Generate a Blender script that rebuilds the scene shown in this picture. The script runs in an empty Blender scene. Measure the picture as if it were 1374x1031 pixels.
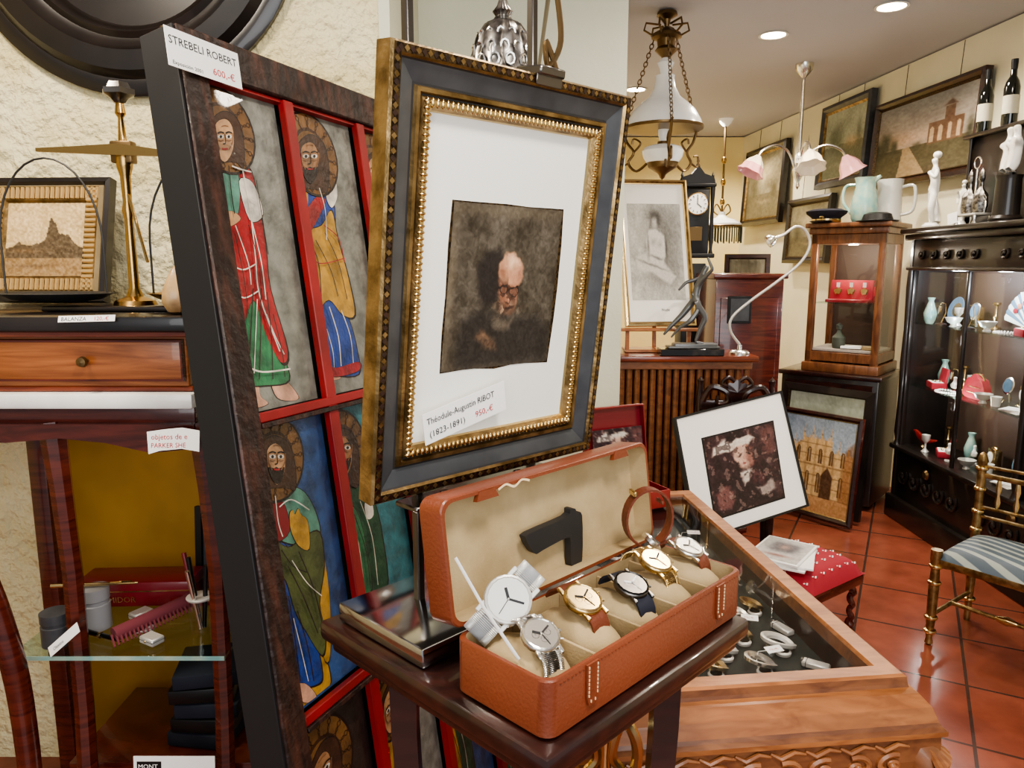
import bpy, bmesh, math, random, numpy as np
from mathutils import Matrix, Vector, Euler
random.seed(4)
SC=bpy.context.scene
def lin(x):
    x=x/255.
    return x/12.92 if x<=.04045 else ((x+.055)/1.055)**2.4
def c(r,g,b): return (lin(r),lin(g),lin(b),1)
MATS={}
def mat(name,col,rough=.5,metal=0,col2=None,ns=8,st=(1,1,1),bump=0,bs=60,emit=0,coat=0,dist=0,trans=0,detail=4,lo=.35,hi=.65,bd=3,spec=.5,bdist=.01):
    m=bpy.data.materials.new(name);m.use_nodes=True;nt=m.node_tree;N=nt.nodes;L=nt.links
    p=N['Principled BSDF'];p.inputs['Base Color'].default_value=col
    p.inputs['Roughness'].default_value=rough;p.inputs['Metallic'].default_value=metal
    p.inputs['Coat Weight'].default_value=coat;p.inputs['Transmission Weight'].default_value=trans
    p.inputs['Specular IOR Level'].default_value=spec
    if emit: p.inputs['Emission Color'].default_value=col;p.inputs['Emission Strength'].default_value=emit
    if col2 or bump:
        tc=N.new('ShaderNodeTexCoord')
    if col2:
        mp=N.new('ShaderNodeMapping');mp.inputs['Scale'].default_value=st;L.new(tc.outputs['Object'],mp.inputs[0])
        n=N.new('ShaderNodeTexNoise');n.inputs['Scale'].default_value=ns;n.inputs['Detail'].default_value=detail;n.inputs['Distortion'].default_value=dist
        L.new(mp.outputs[0],n.inputs['Vector'])
        r=N.new('ShaderNodeValToRGB');r.color_ramp.elements[0].color=col;r.color_ramp.elements[1].color=col2
        r.color_ramp.elements[0].position=lo;r.color_ramp.elements[1].position=hi
        L.new(n.outputs['Fac'],r.inputs[0]);L.new(r.outputs[0],p.inputs['Base Color'])
    if bump:
        n2=N.new('ShaderNodeTexNoise');n2.inputs['Scale'].default_value=bs;n2.inputs['Detail'].default_value=bd
        L.new(tc.outputs['Object'],n2.inputs['Vector'])
        b=N.new('ShaderNodeBump');b.inputs['Strength'].default_value=bump;b.inputs['Distance'].default_value=bdist
        L.new(n2.outputs['Fac'],b.inputs['Height']);L.new(b.outputs[0],p.inputs['Normal'])
    MATS[name]=m;return name
def glassmat(name,tint=(1,1,1,1)):
    m=bpy.data.materials.new(name);m.use_nodes=True;nt=m.node_tree;N=nt.nodes;L=nt.links
    N.remove(N['Principled BSDF']);o=N['Material Output']
    t=N.new('ShaderNodeBsdfTransparent');t.inputs[0].default_value=tint
    g=N.new('ShaderNodeBsdfGlossy');g.inputs['Roughness'].default_value=.02
    f=N.new('ShaderNodeLayerWeight');f.inputs[0].default_value=.5
    pw=N.new('ShaderNodeMath');pw.operation='POWER';pw.inputs[1].default_value=4.
    ma=N.new('ShaderNodeMath');ma.operation='MULTIPLY_ADD';ma.inputs[1].default_value=.5;ma.inputs[2].default_value=.03
    x=N.new('ShaderNodeMixShader');L.new(f.outputs['Facing'],pw.inputs[0]);L.new(pw.outputs[0],ma.inputs[0]);L.new(ma.outputs[0],x.inputs[0]);L.new(t.outputs[0],x.inputs[1]);L.new(g.outputs[0],x.inputs[2]);L.new(x.outputs[0],o.inputs[0])
    MATS[name]=m;return name
def artmat(name,rough,coat=0):
    m=bpy.data.materials.new(name);m.use_nodes=True;nt=m.node_tree
    a=nt.nodes.new('ShaderNodeVertexColor');a.layer_name='Col'
    p=nt.nodes['Principled BSDF'];p.inputs['Roughness'].default_value=rough;p.inputs['Coat Weight'].default_value=coat
    nt.links.new(a.outputs[0],p.inputs['Base Color']);MATS[name]=m;return name

def plane(TL,TR,BL,ortho=True):
    TL,TR,BL=map(Vector,(TL,TR,BL));x=(TR-TL).normalized();y=(TL-BL).normalized();z=x.cross(y).normalized()
    if ortho: y=z.cross(x)
    M=Matrix.Identity(4)
    for i in range(3): M[i][0],M[i][1],M[i][2],M[i][3]=x[i],y[i],z[i],TL[i]
    return M
def basis(o,x,y,z):
    M=Matrix.Identity(4)
    for i in range(3): M[i][0],M[i][1],M[i][2],M[i][3]=x[i],y[i],z[i],o[i]
    return M
T=Matrix.Translation
def RZ(a): return Matrix.Rotation(math.radians(a),4,'Z')
def RX(a): return Matrix.Rotation(math.radians(a),4,'X')
def RY(a): return Matrix.Rotation(math.radians(a),4,'Y')
def catmull(pts,k=6,closed=True):
    P=[np.array(q,float) for q in pts];n=len(P);out=[]
    rg=range(n) if closed else range(n-1)
    for i in rg:
        if closed: a,b_,c_,d=P[i-1],P[i],P[(i+1)%n],P[(i+2)%n]
        else: a,b_,c_,d=P[max(i-1,0)],P[i],P[i+1],P[min(i+2,n-1)]
        for j in range(k):
            t=j/k;out.append(.5*((2*b_)+(-a+c_)*t+(2*a-5*b_+4*c_-d)*t*t+(-a+3*b_-3*c_+d)*t**3))
    if not closed: out.append(P[-1])
    return out
class B:
    def __init__(s,name,M=None):
        s.name=name;s.V=[];s.F=[];s.mi=[];s.sm=[];s.C=[];s.mats=[];s.M=M or Matrix();s.n=0
    def add(s,v,f,m,smooth=False,col=None,M=None):
        v=np.array(v,float).reshape(-1,3)
        X=s.M@M if M is not None else s.M
        A=np.array(X);v=v@A[:3,:3].T+A[:3,3]
        if m not in s.mats: s.mats.append(m)
        k=s.mats.index(m);flip=np.linalg.det(A[:3,:3])<0
        s.V.append(v);
        for q in f:
            q=[int(i)+s.n for i in q]
            s.F.append(q[::-1] if flip else q)
        s.mi+= [k]*len(f);s.sm+=[smooth]*len(f)
        s.C.append(np.ones((len(v),4)) if col is None else col);s.n+=len(v)
        return s
    def box(s,ce,size,m,bev=.003,rot=None,M=None):
        bm=bmesh.new();bmesh.ops.create_cube(bm,size=1)
        for v in bm.verts: v.co=Vector((v.co.x*size[0],v.co.y*size[1],v.co.z*size[2]))
        bev=min(bev,min(size)*.4)
        if bev>0: bmesh.ops.bevel(bm,geom=bm.edges[:],offset=bev,segments=1 if bev<.004 else 2,affect='EDGES',profile=.5)
        R=T(ce)
        if rot is not None:
            R=R@(RZ(rot) if not hasattr(rot,'__len__') else Euler([math.radians(a) for a in rot]).to_matrix().to_4x4())
        if M is not None: R=M@R
        bm.verts.index_update()
        s.add([v.co[:] for v in bm.verts],[[v.index for v in f.verts] for f in bm.faces],m,False,M=R);bm.free();return s
    def tube(s,pts,r,m,n=8,closed=False,M=None,sx=1.):
        P=[Vector(p) for p in pts];k=len(P);R=list(r) if hasattr(r,'__len__') else [r]*k
        if len(R)!=k: R=list(np.interp(np.linspace(0,1,k),np.linspace(0,1,len(R)),R))
        tn=[]
        for i in range(k):
            a=P[i-1] if (i>0 or closed) else P[i];b=P[(i+1)%k] if (i<k-1 or closed) else P[i]
            d=(b-a);tn.append(d.normalized() if d.length>1e-9 else Vector((0,0,1)))
        up=Vector((0,0,1)) if abs(tn[0].z)<.9 else Vector((1,0,0))
        u=tn[0].cross(up).normalized();v=[];
        for i in range(k):
            u=(u-tn[i]*u.dot(tn[i])).normalized();w=tn[i].cross(u)
            for j in range(n):
                a=2*math.pi*j/n;v.append(P[i]+(u*math.cos(a)*sx+w*math.sin(a))*R[i])
        f=[]
        for i in range(k if closed else k-1):
            for j in range(n):
                a,b=i*n+j,i*n+(j+1)%n;i2=((i+1)%k)*n
                f.append([a,b,i2+(j+1)%n,i2+j])
        if not closed: f.append(list(range(n))[::-1]);f.append([(k-1)*n+j for j in range(n)])
        return s.add([q[:] for q in v],f,m,True,M=M)
    def cyl(s,a,b,r,m,r2=None,n=20,M=None): return s.tube([a,b],[r,r if r2 is None else r2],m,n,M=M)
    def lathe(s,prof,o,m,n=28,M=None,sq=(1,1),flute=0,fn=12):
        v=[];k=len(prof)
        for (r,z) in prof:
            for j in range(n):
                a=2*math.pi*j/n;rr=r*(1+flute*math.cos(fn*a));v.append((o[0]+rr*math.cos(a)*sq[0],o[1]+rr*math.sin(a)*sq[1],o[2]+z))
        f=[[i*n+j,i*n+(j+1)%n,(i+1)*n+(j+1)%n,(i+1)*n+j] for i in range(k-1) for j in range(n)]
        if prof[0][0]>1e-5: f.append(list(range(n))[::-1])
        if prof[-1][0]>1e-5: f.append([(k-1)*n+j for j in range(n)])
        return s.add(v,f,m,True,M=M)
    def ball(s,ce,r,m,n=14,M=None,R=None):
        r=r if hasattr(r,'__len__') else (r,r,r);v=[];f=[];h=n//2+2
        for i in range(h+1):
            t=math.pi*i/h
            for j in range(n):
                a=2*math.pi*j/n;v.append((r[0]*math.sin(t)*math.cos(a),r[1]*math.sin(t)*math.sin(a),r[2]*math.cos(t)))
        f=[[i*n+j,(i+1)*n+j,(i+1)*n+(j+1)%n,i*n+(j+1)%n] for i in range(h) for j in range(n)]
        X=T(ce)
        if R is not None: X=X@R
        if M is not None: X=M@X
        return s.add(v,f,m,True,M=X)
    def poly(s,pts,z0,z1,m,M=None,smooth=False,k=6):
        """extruded 2-D outline, z0..z1 along local z"""
        if smooth: pts=catmull(pts,k)
        P=[(float(q[0]),float(q[1])) for q in pts]
        A=sum(P[i-1][0]*P[i][1]-P[i][0]*P[i-1][1] for i in range(len(P)))
        if A<0: P=P[::-1]
        n=len(P);v=[(x,y,z0) for x,y in P]+[(x,y,z1) for x,y in P]
        f=[list(range(n,2*n)),list(range(n))[::-1]]+[[i,(i+1)%n,n+(i+1)%n,n+i] for i in range(n)]
        return s.add(v,f,m,False,M=M)
    def stroke(s,pts,w,z0,z1,m,M=None,k=5):
        P=catmull(pts,k,False);L=[];R=[]
        for i in range(len(P)):
            d=P[min(i+1,len(P)-1)]-P[max(i-1,0)];d=d/(np.linalg.norm(d)+1e-9);nn=np.array([-d[1],d[0]])*w/2
            L.append(P[i]+nn);R.append(P[i]-nn)
        v=[(q[0],q[1],z1) for q in L]+[(q[0],q[1],z1) for q in R];n=len(L)
        return s.add(v,[[i,n+i,n+i+1,i+1] for i in range(n-1)],m,False,M=M)
    def art(s,x0,y0,w,h,z,fn,m='art',nx=110,ny=110,M=None,quad=None):
        """flat picture: x right, y up, (x0,y0)=top-left, fn(u,v) with v down"""
        u,v=np.meshgrid(np.linspace(0,1,nx+1),np.linspace(0,1,ny+1))
        col=np.clip(np.stack(fn(u,v),-1),0,255)/255.;col=np.where(col<=.04045,col/12.92,((col+.055)/1.055)**2.4)
        C=np.ones((u.size,4));C[:,:3]=col.reshape(-1,3)
        if quad:
            q=[np.array(p) for p in quad];xy=(1-u)[...,None]*(1-v)[...,None]*q[0]+u[...,None]*(1-v)[...,None]*q[1]+u[...,None]*v[...,None]*q[2]+(1-u)[...,None]*v[...,None]*q[3]
            V=np.stack([xy[...,0],xy[...,1],np.full_like(u,z)],-1).reshape(-1,3)
        else: V=np.stack([x0+u*w,y0-v*h,np.full_like(u,z)],-1).reshape(-1,3)
        k=nx+1
        f=[[j*k+i,(j+1)*k+i,(j+1)*k+i+1,j*k+i+1] for j in range(ny) for i in range(nx)]
        return s.add(V,f,m,False,C,M=M)
    def frame(s,w,h,prof,ms,M=None,x0=0,y0=0):
        """mitred frame, TL at (x0,y0); prof=[(inset,z)], ms material per segment"""
        n=len(prof);v=[]
        for (d,z) in prof: v+=[(x0+d,y0-d,z),(x0+w-d,y0-d,z),(x0+w-d,y0-h+d,z),(x0+d,y0-h+d,z)]
        for i in range(n-1):
            m=ms if isinstance(ms,str) else ms[i]
            f=[[i*4+j,(i+1)*4+j,(i+1)*4+(j+1)%4,i*4+(j+1)%4] for j in range(4)]
            vv=[v[a] for q in f for a in q];s.add(vv,[[4*j,4*j+1,4*j+2,4*j+3] for j in range(4)],m,False,M=M)
        return s
    def text(s,t,size,x,y,z,m,M=None,rot=0,al='LEFT',sx=1.):
        cu=bpy.data.curves.new('t','FONT');cu.body=t;cu.size=size;cu.align_x=al;cu.resolution_u=2
        o=bpy.data.objects.new('t',cu);SC.collection.objects.link(o);dg=bpy.context.evaluated_depsgraph_get()
        me=bpy.data.meshes.new_from_object(o.evaluated_get(dg));bpy.data.objects.remove(o)
        X=T((x,y,z))@RZ(rot)@Matrix.Diagonal((sx,1,1,1))
        if M is not None: X=M@X
        if len(me.vertices): s.add([v.co[:] for v in me.vertices],[list(p.vertices) for p in me.polygons],m,False,M=X)
        return s
    def skin(s,vs,es,rs,m,M=None,sub=2):
        me=bpy.data.meshes.new('k');me.from_pydata([tuple(v) for v in vs],es,[]);o=bpy.data.objects.new('k',me);SC.collection.objects.link(o)
        md=o.modifiers.new('s','SKIN');md.use_smooth_shade=True;md.branch_smoothing=.5
        for i in range(len(vs)):
            r=rs[i];r=r if hasattr(r,'__len__') else (r,r);me.skin_vertices[0].data[i].radius=r
        me.skin_vertices[0].data[0].use_root=True
        sb=o.modifiers.new('u','SUBSURF');sb.levels=sub;sb.render_levels=sub
        dg=bpy.context.evaluated_depsgraph_get();e=o.evaluated_get(dg).to_mesh()
        V=[v.co[:] for v in e.vertices];F=[list(p.vertices) for p in e.polygons]
        bpy.data.objects.remove(o);return s.add(V,F,m,True,M=M)
    def done(s,piv=None,bev=0):
        V=np.concatenate(s.V);lo,hi=V.min(0),V.max(0)
        pv=np.array([(lo[0]+hi[0])/2,(lo[1]+hi[1])/2,lo[2]]) if piv is None else np.array(piv)
        me=bpy.data.meshes.new(s.name);me.from_pydata((V-pv).tolist(),[],s.F)
        for k in s.mats: me.materials.append(MATS[k])
        me.polygons.foreach_set('material_index',s.mi);me.polygons.foreach_set('use_smooth',s.sm)
        at=me.color_attributes.new('Col','FLOAT_COLOR','POINT');at.data.foreach_set('color',np.concatenate(s.C).ravel())
        me.update();o=bpy.data.objects.new(s.name,me);o.location=pv;SC.collection.objects.link(o)
        try: me.set_sharp_from_angle(angle=math.radians(38))
        except Exception: pass
        return o

# ---------------------------------------------------------------- materials
mat('stucco',c(226,210,160),.9,col2=c(242,230,190),ns=5,bump=1.0,bs=30,bd=6,bdist=.035)
mat('plaster',c(214,214,190),.85,col2=c(222,222,200),ns=3,bump=.1,bs=80)
mat('plaster_yellow',c(246,226,162),.85,col2=c(250,234,178),ns=2)
mat('plaster_grey',c(224,218,190),.85,col2=c(234,228,202),ns=2)
mat('ceilingm',c(192,192,200),.8)
mat('mahog',c(66,22,16),.25,col2=c(98,40,27),ns=6,st=(1,1,9),coat=.4,dist=1)
mat('mahogx',c(92,36,24),.28,col2=c(132,64,38),ns=5,st=(1,9,9),coat=.4,dist=1)
mat('orangewood',c(126,70,36),.3,col2=c(166,100,56),ns=4,st=(1,9,14),coat=.3,dist=1.2)
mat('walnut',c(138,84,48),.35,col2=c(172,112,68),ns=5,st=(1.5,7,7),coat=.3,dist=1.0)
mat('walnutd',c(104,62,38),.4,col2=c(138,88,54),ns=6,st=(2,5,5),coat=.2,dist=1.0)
mat('vitwood',c(84,50,30),.35,col2=c(120,76,46),ns=7,st=(5,5,1),coat=.3,dist=1)
mat('darkwood',c(30,15,12),.28,col2=c(54,25,19),ns=6,st=(1,6,6),coat=.5)
mat('darkwoodv',c(36,22,17),.5,col2=c(82,48,36),ns=9,st=(6,6,.7),bump=.5,bs=50,lo=.45,hi=.75)
mat('ebony',c(22,18,17),.33,col2=c(40,32,28),ns=5,coat=.35)
mat('blackside',c(20,20,23),.6)
mat('leather',c(112,54,32),.4,col2=c(126,62,37),ns=4,bump=.12,bs=220,coat=.15)
mat('suede',c(182,160,122),.95,col2=c(162,140,102),ns=14,bump=.1,bs=300)
mat('stitch',c(225,200,160),.8)
mat('gold',c(172,144,100),.36,.9,col2=c(112,90,56),ns=30,bump=.15,bs=120)
mat('goldb',c(212,186,134),.24,1)
mat('golddk',c(92,74,50),.4,.8,col2=c(52,40,28),ns=160,detail=1,lo=.45,hi=.55)
mat('slate',c(56,58,62),.45,col2=c(70,72,75),ns=20,coat=.2)
mat('slated',c(40,39,40),.5)
mat('brass',c(180,146,92),.25,1)
mat('brassd',c(120,98,68),.35,.9)
mat('chrome',c(190,192,195),.12,1)
mat('steel',c(120,116,112),.28,1)
mat('silver',c(225,222,215),.25,1)
mat('silverw',c(205,202,196),.35,.4)
mat('silverd',c(170,166,160),.3,1,col2=c(84,80,76),ns=60,detail=1)
mat('bronze',c(104,106,108),.35,.6)
mat('black',c(18,18,20),.4)
mat('blackg',c(12,12,13),.12,coat=.5)
mat('white',c(238,236,230),.6)
mat('paper',c(246,244,240),.8)
mat('subdial',c(150,146,138),.6)
mat('ivorymat',c(236,234,226),.85)
mat('opal',c(244,244,240),.25,coat=.5,emit=.12)
mat('porc',c(240,238,232),.2,coat=.6)
mat('marble',c(248,246,240),.2,col2=c(224,220,212),ns=6,coat=.3)
mat('blackmarble',c(22,20,20),.15,col2=c(60,52,46),ns=12,coat=.5,lo=.55,hi=.75)
mat('red',c(158,32,32),.5,col2=c(130,24,24),ns=10)
mat('redcase',c(120,28,26),.4,col2=c(138,36,32),ns=6)
mat('burg',c(124,26,36),.35,coat=.2)
mat('redfab',c(160,36,50),.8,bump=.1,bs=200)
mat('textred',c(190,30,35),.6)
mat('textblk',c(20,20,25),.6)
mat('ochre',c(172,130,46),.5,col2=c(130,94,30),ns=2.5)
mat('teal',c(120,168,166),.2,coat=.5,col2=c(170,190,170),ns=20)
mat('stone',c(186,186,182),.4,coat=.2)
mat('winegl',c(12,16,12),.08,coat=.8)
mat('winelab',c(205,200,180),.7)
mat('navy',c(26,28,42),.8)
mat('green_t',c(70,76,66),.7)
mat('pinkgl',c(222,160,160),.25,coat=.4,emit=.2)
mat('creamgl',c(238,222,196),.25,coat=.4,emit=.2)
mat('velvet',c(28,36,34),.9)
mat('creamcloth',c(160,150,140),.9)
mat('bluesatin',c(110,140,165),.5)
mat('peach',c(214,140,110),.6)
mat('lampglow',(1,.93,.82,1),.5,emit=14)
mat('greyplastic',c(150,150,152),.5)
mat('brownstrap',c(104,50,30),.5,bump=.2,bs=150)
mat('twotone',c(206,190,146),.25,.9)
mat('creamdial',c(236,226,200),.5)
mat('rug_fringe',c(110,48,56),.9)
mat('cavitybr',c(72,54,44),.6)
mat('giltrib',c(204,172,120),.4,.5)
mat('conch',c(206,170,120),.35,coat=.3,col2=c(150,110,70),ns=18)
glassmat('glass');glassmat('glassb',(.85,.95,.92,1))
artmat('art',.65);artmat('artg',.35,.2);artmat('drw',.8)
def stripes(name,a,b_,sc,ang):
    m=bpy.data.materials.new(name);m.use_nodes=True;nt=m.node_tree;N=nt.nodes;L=nt.links;p=N['Principled BSDF'];p.inputs['Roughness'].default_value=.55
    tc=N.new('ShaderNodeTexCoord');mp=N.new('ShaderNodeMapping');mp.inputs['Rotation'].default_value=(0,0,math.radians(ang))
    w=N.new('ShaderNodeTexWave');w.inputs['Scale'].default_value=sc;w.inputs['Distortion'].default_value=.3
    r=N.new('ShaderNodeValToRGB');r.color_ramp.elements[0].color=a;r.color_ramp.elements[1].color=b_;r.color_ramp.elements[0].position=.6;r.color_ramp.elements[1].position=.75
    L.new(tc.outputs['Object'],mp.inputs[0]);L.new(mp.outputs[0],w.inputs[0]);L.new(w.outputs[1],r.inputs[0]);L.new(r.outputs[0],p.inputs['Base Color']);MATS[name]=m
stripes('satin',c(66,80,92),c(146,152,146),7,-20)
def tiles():
    m=bpy.data.materials.new('tiles');m.use_nodes=True;nt=m.node_tree;N=nt.nodes;L=nt.links;p=N['Principled BSDF']
    tc=N.new('ShaderNodeTexCoord');mp=N.new('ShaderNodeMapping');mp.inputs['Rotation'].default_value=(0,0,math.radians(28))
    b=N.new('ShaderNodeTexBrick');b.offset=0;b.inputs['Scale'].default_value=1;b.inputs['Brick Width'].default_value=.4;b.inputs['Row Height'].default_value=.4
    b.inputs['Mortar Size'].default_value=.006;b.inputs['Color1'].default_value=c(132,72,56);b.inputs['Color2'].default_value=c(144,80,62);b.inputs['Mortar'].default_value=c(74,52,44)
    n=N.new('ShaderNodeTexNoise');n.inputs['Scale'].default_value=5;n.inputs['Detail'].default_value=6
    mx=N.new('ShaderNodeMix');mx.data_type='RGBA';mx.blend_type='MULTIPLY';mx.inputs[0].default_value=.6
    r=N.new('ShaderNodeValToRGB');r.color_ramp.elements[0].color=(.45,.42,.42,1);r.color_ramp.elements[1].color=(1.15,1.15,1.15,1);r.color_ramp.elements[0].position=.3;r.color_ramp.elements[1].position=.65
    L.new(tc.outputs['Object'],mp.inputs[0]);L.new(mp.outputs[0],b.inputs['Vector']);L.new(tc.outputs['Object'],n.inputs['Vector']);L.new(n.outputs['Fac'],r.inputs[0])
    L.new(b.outputs['Color'],mx.inputs[6]);L.new(r.outputs[0],mx.inputs[7]);L.new(mx.outputs[2],p.inputs['Base Color'])
    p.inputs['Roughness'].default_value=.2;MATS['tiles']=m
tiles()

# ---------------------------------------------------------------- picture painting helpers
def vn(u,v,f,seed=0):
    r=np.random.default_rng(seed);G=r.random((64,64));x=(u*f)%63;y=(v*f)%63
    xi=x.astype(int);yi=y.astype(int);a=x-xi;b=y-yi;a=a*a*(3-2*a);b=b*b*(3-2*b)
    return (G[yi,xi]*(1-a)+G[yi,xi+1]*a)*(1-b)+(G[yi+1,xi]*(1-a)+G[yi+1,xi+1]*a)*b
def fb(u,v,f,seed=0): return (vn(u,v,f,seed)+.5*vn(u,v,2*f,seed+1)+.25*vn(u,v,4*f,seed+2))/1.75
class Pic:
    def __init__(s,u,v,col,warp=0,wf=14):
        s.u,s.v=u,v
        if warp: s.u,s.v=u+(fb(u,v,wf,21)-.5)*warp,v+(fb(u,v,wf,31)-.5)*warp
        s.c=[np.full_like(u,float(k)) for k in col]
    def mix(s,a,col):
        a=np.clip(a,0,1)
        for i in range(3): s.c[i]=s.c[i]*(1-a)+np.asarray(col[i])*a
        return s
    def g(s,cx,cy,sx,sy,col,k=1.,p=2,rot=0):
        dx,dy=s.u-cx,s.v-cy;t=math.radians(rot);x=dx*math.cos(t)+dy*math.sin(t);y=-dx*math.sin(t)+dy*math.cos(t)
        return s.mix(k*np.exp(-(np.abs(x/sx)**p+np.abs(y/sy)**p)),col)
    def pg(s,pts,col,k=1.,soft=.006):
        d=np.full_like(s.u,1e9);P=[np.array(q) for q in pts];ins=np.zeros_like(s.u,bool)
        for i in range(len(P)):
            a,b=P[i-1],P[i];e=b-a;t=np.clip(((s.u-a[0])*e[0]+(s.v-a[1])*e[1])/(e@e+1e-12),0,1)
            d=np.minimum(d,np.hypot(s.u-a[0]-t*e[0],s.v-a[1]-t*e[1]))
            cr=((a[1]>s.v)!=(b[1]>s.v));xx=(b[0]-a[0])*(s.v-a[1])/((b[1]-a[1]) if b[1]!=a[1] else 1e-9)+a[0];ins^=cr&(s.u<xx)
        return s.mix(k*np.clip(.5+np.where(ins,d,-d)/(2*soft),0,1),col)
    def n(s,f,amp,seed=0,st=(1,1)):
        k=(fb(s.u*st[0],s.v*st[1],f,seed)-.5)*2*amp;s.c=[x+k for x in s.c];return s
def a_ribot(u,v):
    P=Pic(u,v,(72,64,52),.05,20);P.n(5,28,3).n(26,22,7)
    P.g(.5,.03,.7,.04,(112,100,82),.6);P.g(.02,.5,.04,.6,(118,104,84),.6);P.g(.5,.98,.6,.03,(104,92,76),.6)
    P.pg([(.12,1),(.14,.72),(.30,.62),(.42,.66),(.62,.70),(.84,.66),(.98,.78),(.98,1)],(38,33,28),.85,.04)
    P.pg([(.24,.40),(.30,.28),(.42,.25),(.48,.30),(.46,.44),(.44,.58),(.34,.62),(.26,.54)],(34,28,24),.9,.025)
    # bowed bald head, turned down to the right
    P.pg([(.44,.36),(.48,.295),(.55,.28),(.62,.31),(.655,.37),(.66,.44),(.63,.50),(.56,.50),(.48,.47),(.445,.42)],(192,140,108),1,.012)
    P.g(.56,.335,.06,.04,(230,188,152),.9,2);P.g(.47,.41,.025,.04,(140,94,70),.8);P.g(.635,.42,.02,.04,(150,100,76),.7)
    P.pg([(.45,.45),(.53,.475),(.63,.49),(.64,.55),(.60,.61),(.53,.62),(.47,.585),(.44,.52)],(142,94,70),1,.014)
    # spectacles
    for ex,ey in((.495,.500),(.600,.520)):
        r=np.hypot((P.u-ex)/.040,(P.v-ey)/.028);P.mix(np.clip(1.2-np.abs(r-1)*5,0,1),(22,17,14));P.mix((r<.75)*.6,(84,58,44))
    P.g(.547,.508,.016,.006,(22,17,14),.95,4);P.g(.447,.492,.018,.005,(22,17,14),.9,4)
    P.g(.56,.555,.014,.026,(206,146,116),.95);P.g(.545,.582,.02,.008,(60,36,28),.9)
    P.pg([(.45,.56),(.50,.585),(.58,.60),(.63,.58),(.62,.64),(.57,.68),(.50,.67),(.45,.62)],(104,76,58),.9,.015);P.g(.55,.622,.028,.007,(60,30,26),.9)
    P.mix((fb(P.u,P.v,22,5)>.56)*.7*np.exp(-(np.abs((u-.54)/.10)**4+np.abs((v-.56)/.11)**4)),(48,32,24));P.mix((fb(P.u,P.v,26,15)>.66)*.7*np.exp(-((u-.53)/.10)**2-((v-.63)/.06)**2),(196,160,128))
    P.pg([(.42,.67),(.48,.70),(.56,.72),(.60,.70),(.58,.76),(.50,.77),(.42,.73)],(120,106,88),.6,.02)
    P.pg([(.26,.80),(.31,.76),(.38,.79),(.44,.83),(.47,.88),(.41,.89),(.33,.86)],(112,84,62),.7,.02)
    for k in range(4): P.g(.33+.035*k,.83+.012*k,.006,.02,(50,38,30),.6,2,40)
    P.g(.36,.80,.03,.015,(150,116,88),.6)
    return P.n(60,16,9).c
def a_draw(u,v):
    P=Pic(u,v,(196,194,188),.03,12);P.n(40,6,3);P.mix(np.clip((fb(u,v*1.,9,6)-.3)*2,0,1)*.6,(150,148,144))
    P.g(.62,.45,.34,.40,(112,110,106),.75,4).n(40,14,5)
    P.pg([(.18,.30),(.30,.16),(.42,.18),(.36,.34),(.26,.44),(.16,.46)],(176,174,168),.9,.02)
    P.g(.52,.16,.10,.08,(62,60,58),.9,3);P.g(.50,.20,.055,.06,(204,200,194),.9,3)
    P.pg([(.38,.28),(.52,.26),(.66,.34),(.68,.52),(.60,.66),(.44,.66),(.34,.54),(.32,.38)],(212,208,202),.95,.015)
    P.pg([(.10,.56),(.36,.50),(.62,.60),(.84,.76),(.72,.84),(.40,.72),(.12,.68)],(202,198,192),.95,.015)
    P.g(.46,.40,.05,.04,(150,146,142),.6);P.g(.58,.42,.04,.04,(150,146,142),.6);P.g(.5,.56,.13,.015,(96,94,92),.7,2,10);P.g(.36,.44,.02,.12,(100,98,96),.7);P.g(.69,.46,.02,.14,(60,58,58),.7);P.g(.40,.64,.3,.012,(90,88,86),.6,2,12)
    P.n(70,18,8);return P.c
def a_mat(u,v):
    P=Pic(u,v,(58,34,38),.10,9);P.n(6,26,2)
    P.pg([(0,.30),(.25,.16),(.44,.40),(.30,.62),(.44,1),(0,1)],(46,24,30),.9,.02)
    P.pg([(.10,.16),(.34,.05),(.58,.07),(.70,.15),(.58,.22),(.34,.23),(.08,.28)],(222,212,200),.95,.015)
    P.pg([(.28,-.02),(.58,-.02),(.60,.09),(.30,.12)],(34,18,22),1,.015)
    P.pg([(.40,.22),(.56,.20),(.66,.28),(.66,.42),(.58,.52),(.46,.50),(.38,.38)],(206,168,150),.95,.015)
    P.pg([(.54,.20),(.66,.24),(.68,.44),(.60,.52),(.56,.40)],(120,72,66),.7,.02)
    P.g(.47,.31,.04,.016,(34,20,22),.95,3,-8);P.g(.59,.32,.035,.016,(34,20,22),.95,3,8);P.g(.53,.38,.016,.03,(176,124,106),.9);P.g(.53,.445,.04,.010,(110,34,38),.9,3)
    P.pg([(.24,.54),(.44,.50),(.66,.50),(.88,.64),(.94,1),(.18,1)],(38,20,26),.95,.025)
    P.pg([(.44,.52),(.60,.52),(.56,.66),(.50,.70)],(214,204,192),.9,.015);P.pg([(.60,.56),(.80,.62),(.74,.74),(.60,.70)],(90,50,54),.7,.03)
    P.pg([(.04,.72),(.22,.66),(.34,.80),(.22,.94),(.06,.90)],(140,92,88),.7,.02);P.pg([(.62,.78),(.86,.72),(.92,.86),(.70,.92)],(196,182,170),.7,.02);P.pg([(.78,.05),(.98,.05),(.96,.42),(.84,.40)],(104,66,64),.8,.03)
    P.mix((fb(u,v,12,4)>.63)*.55,(28,15,19));P.mix((fb(u,v,16,14)>.68)*.4,(186,160,146));return P.n(50,24,6).c
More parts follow.
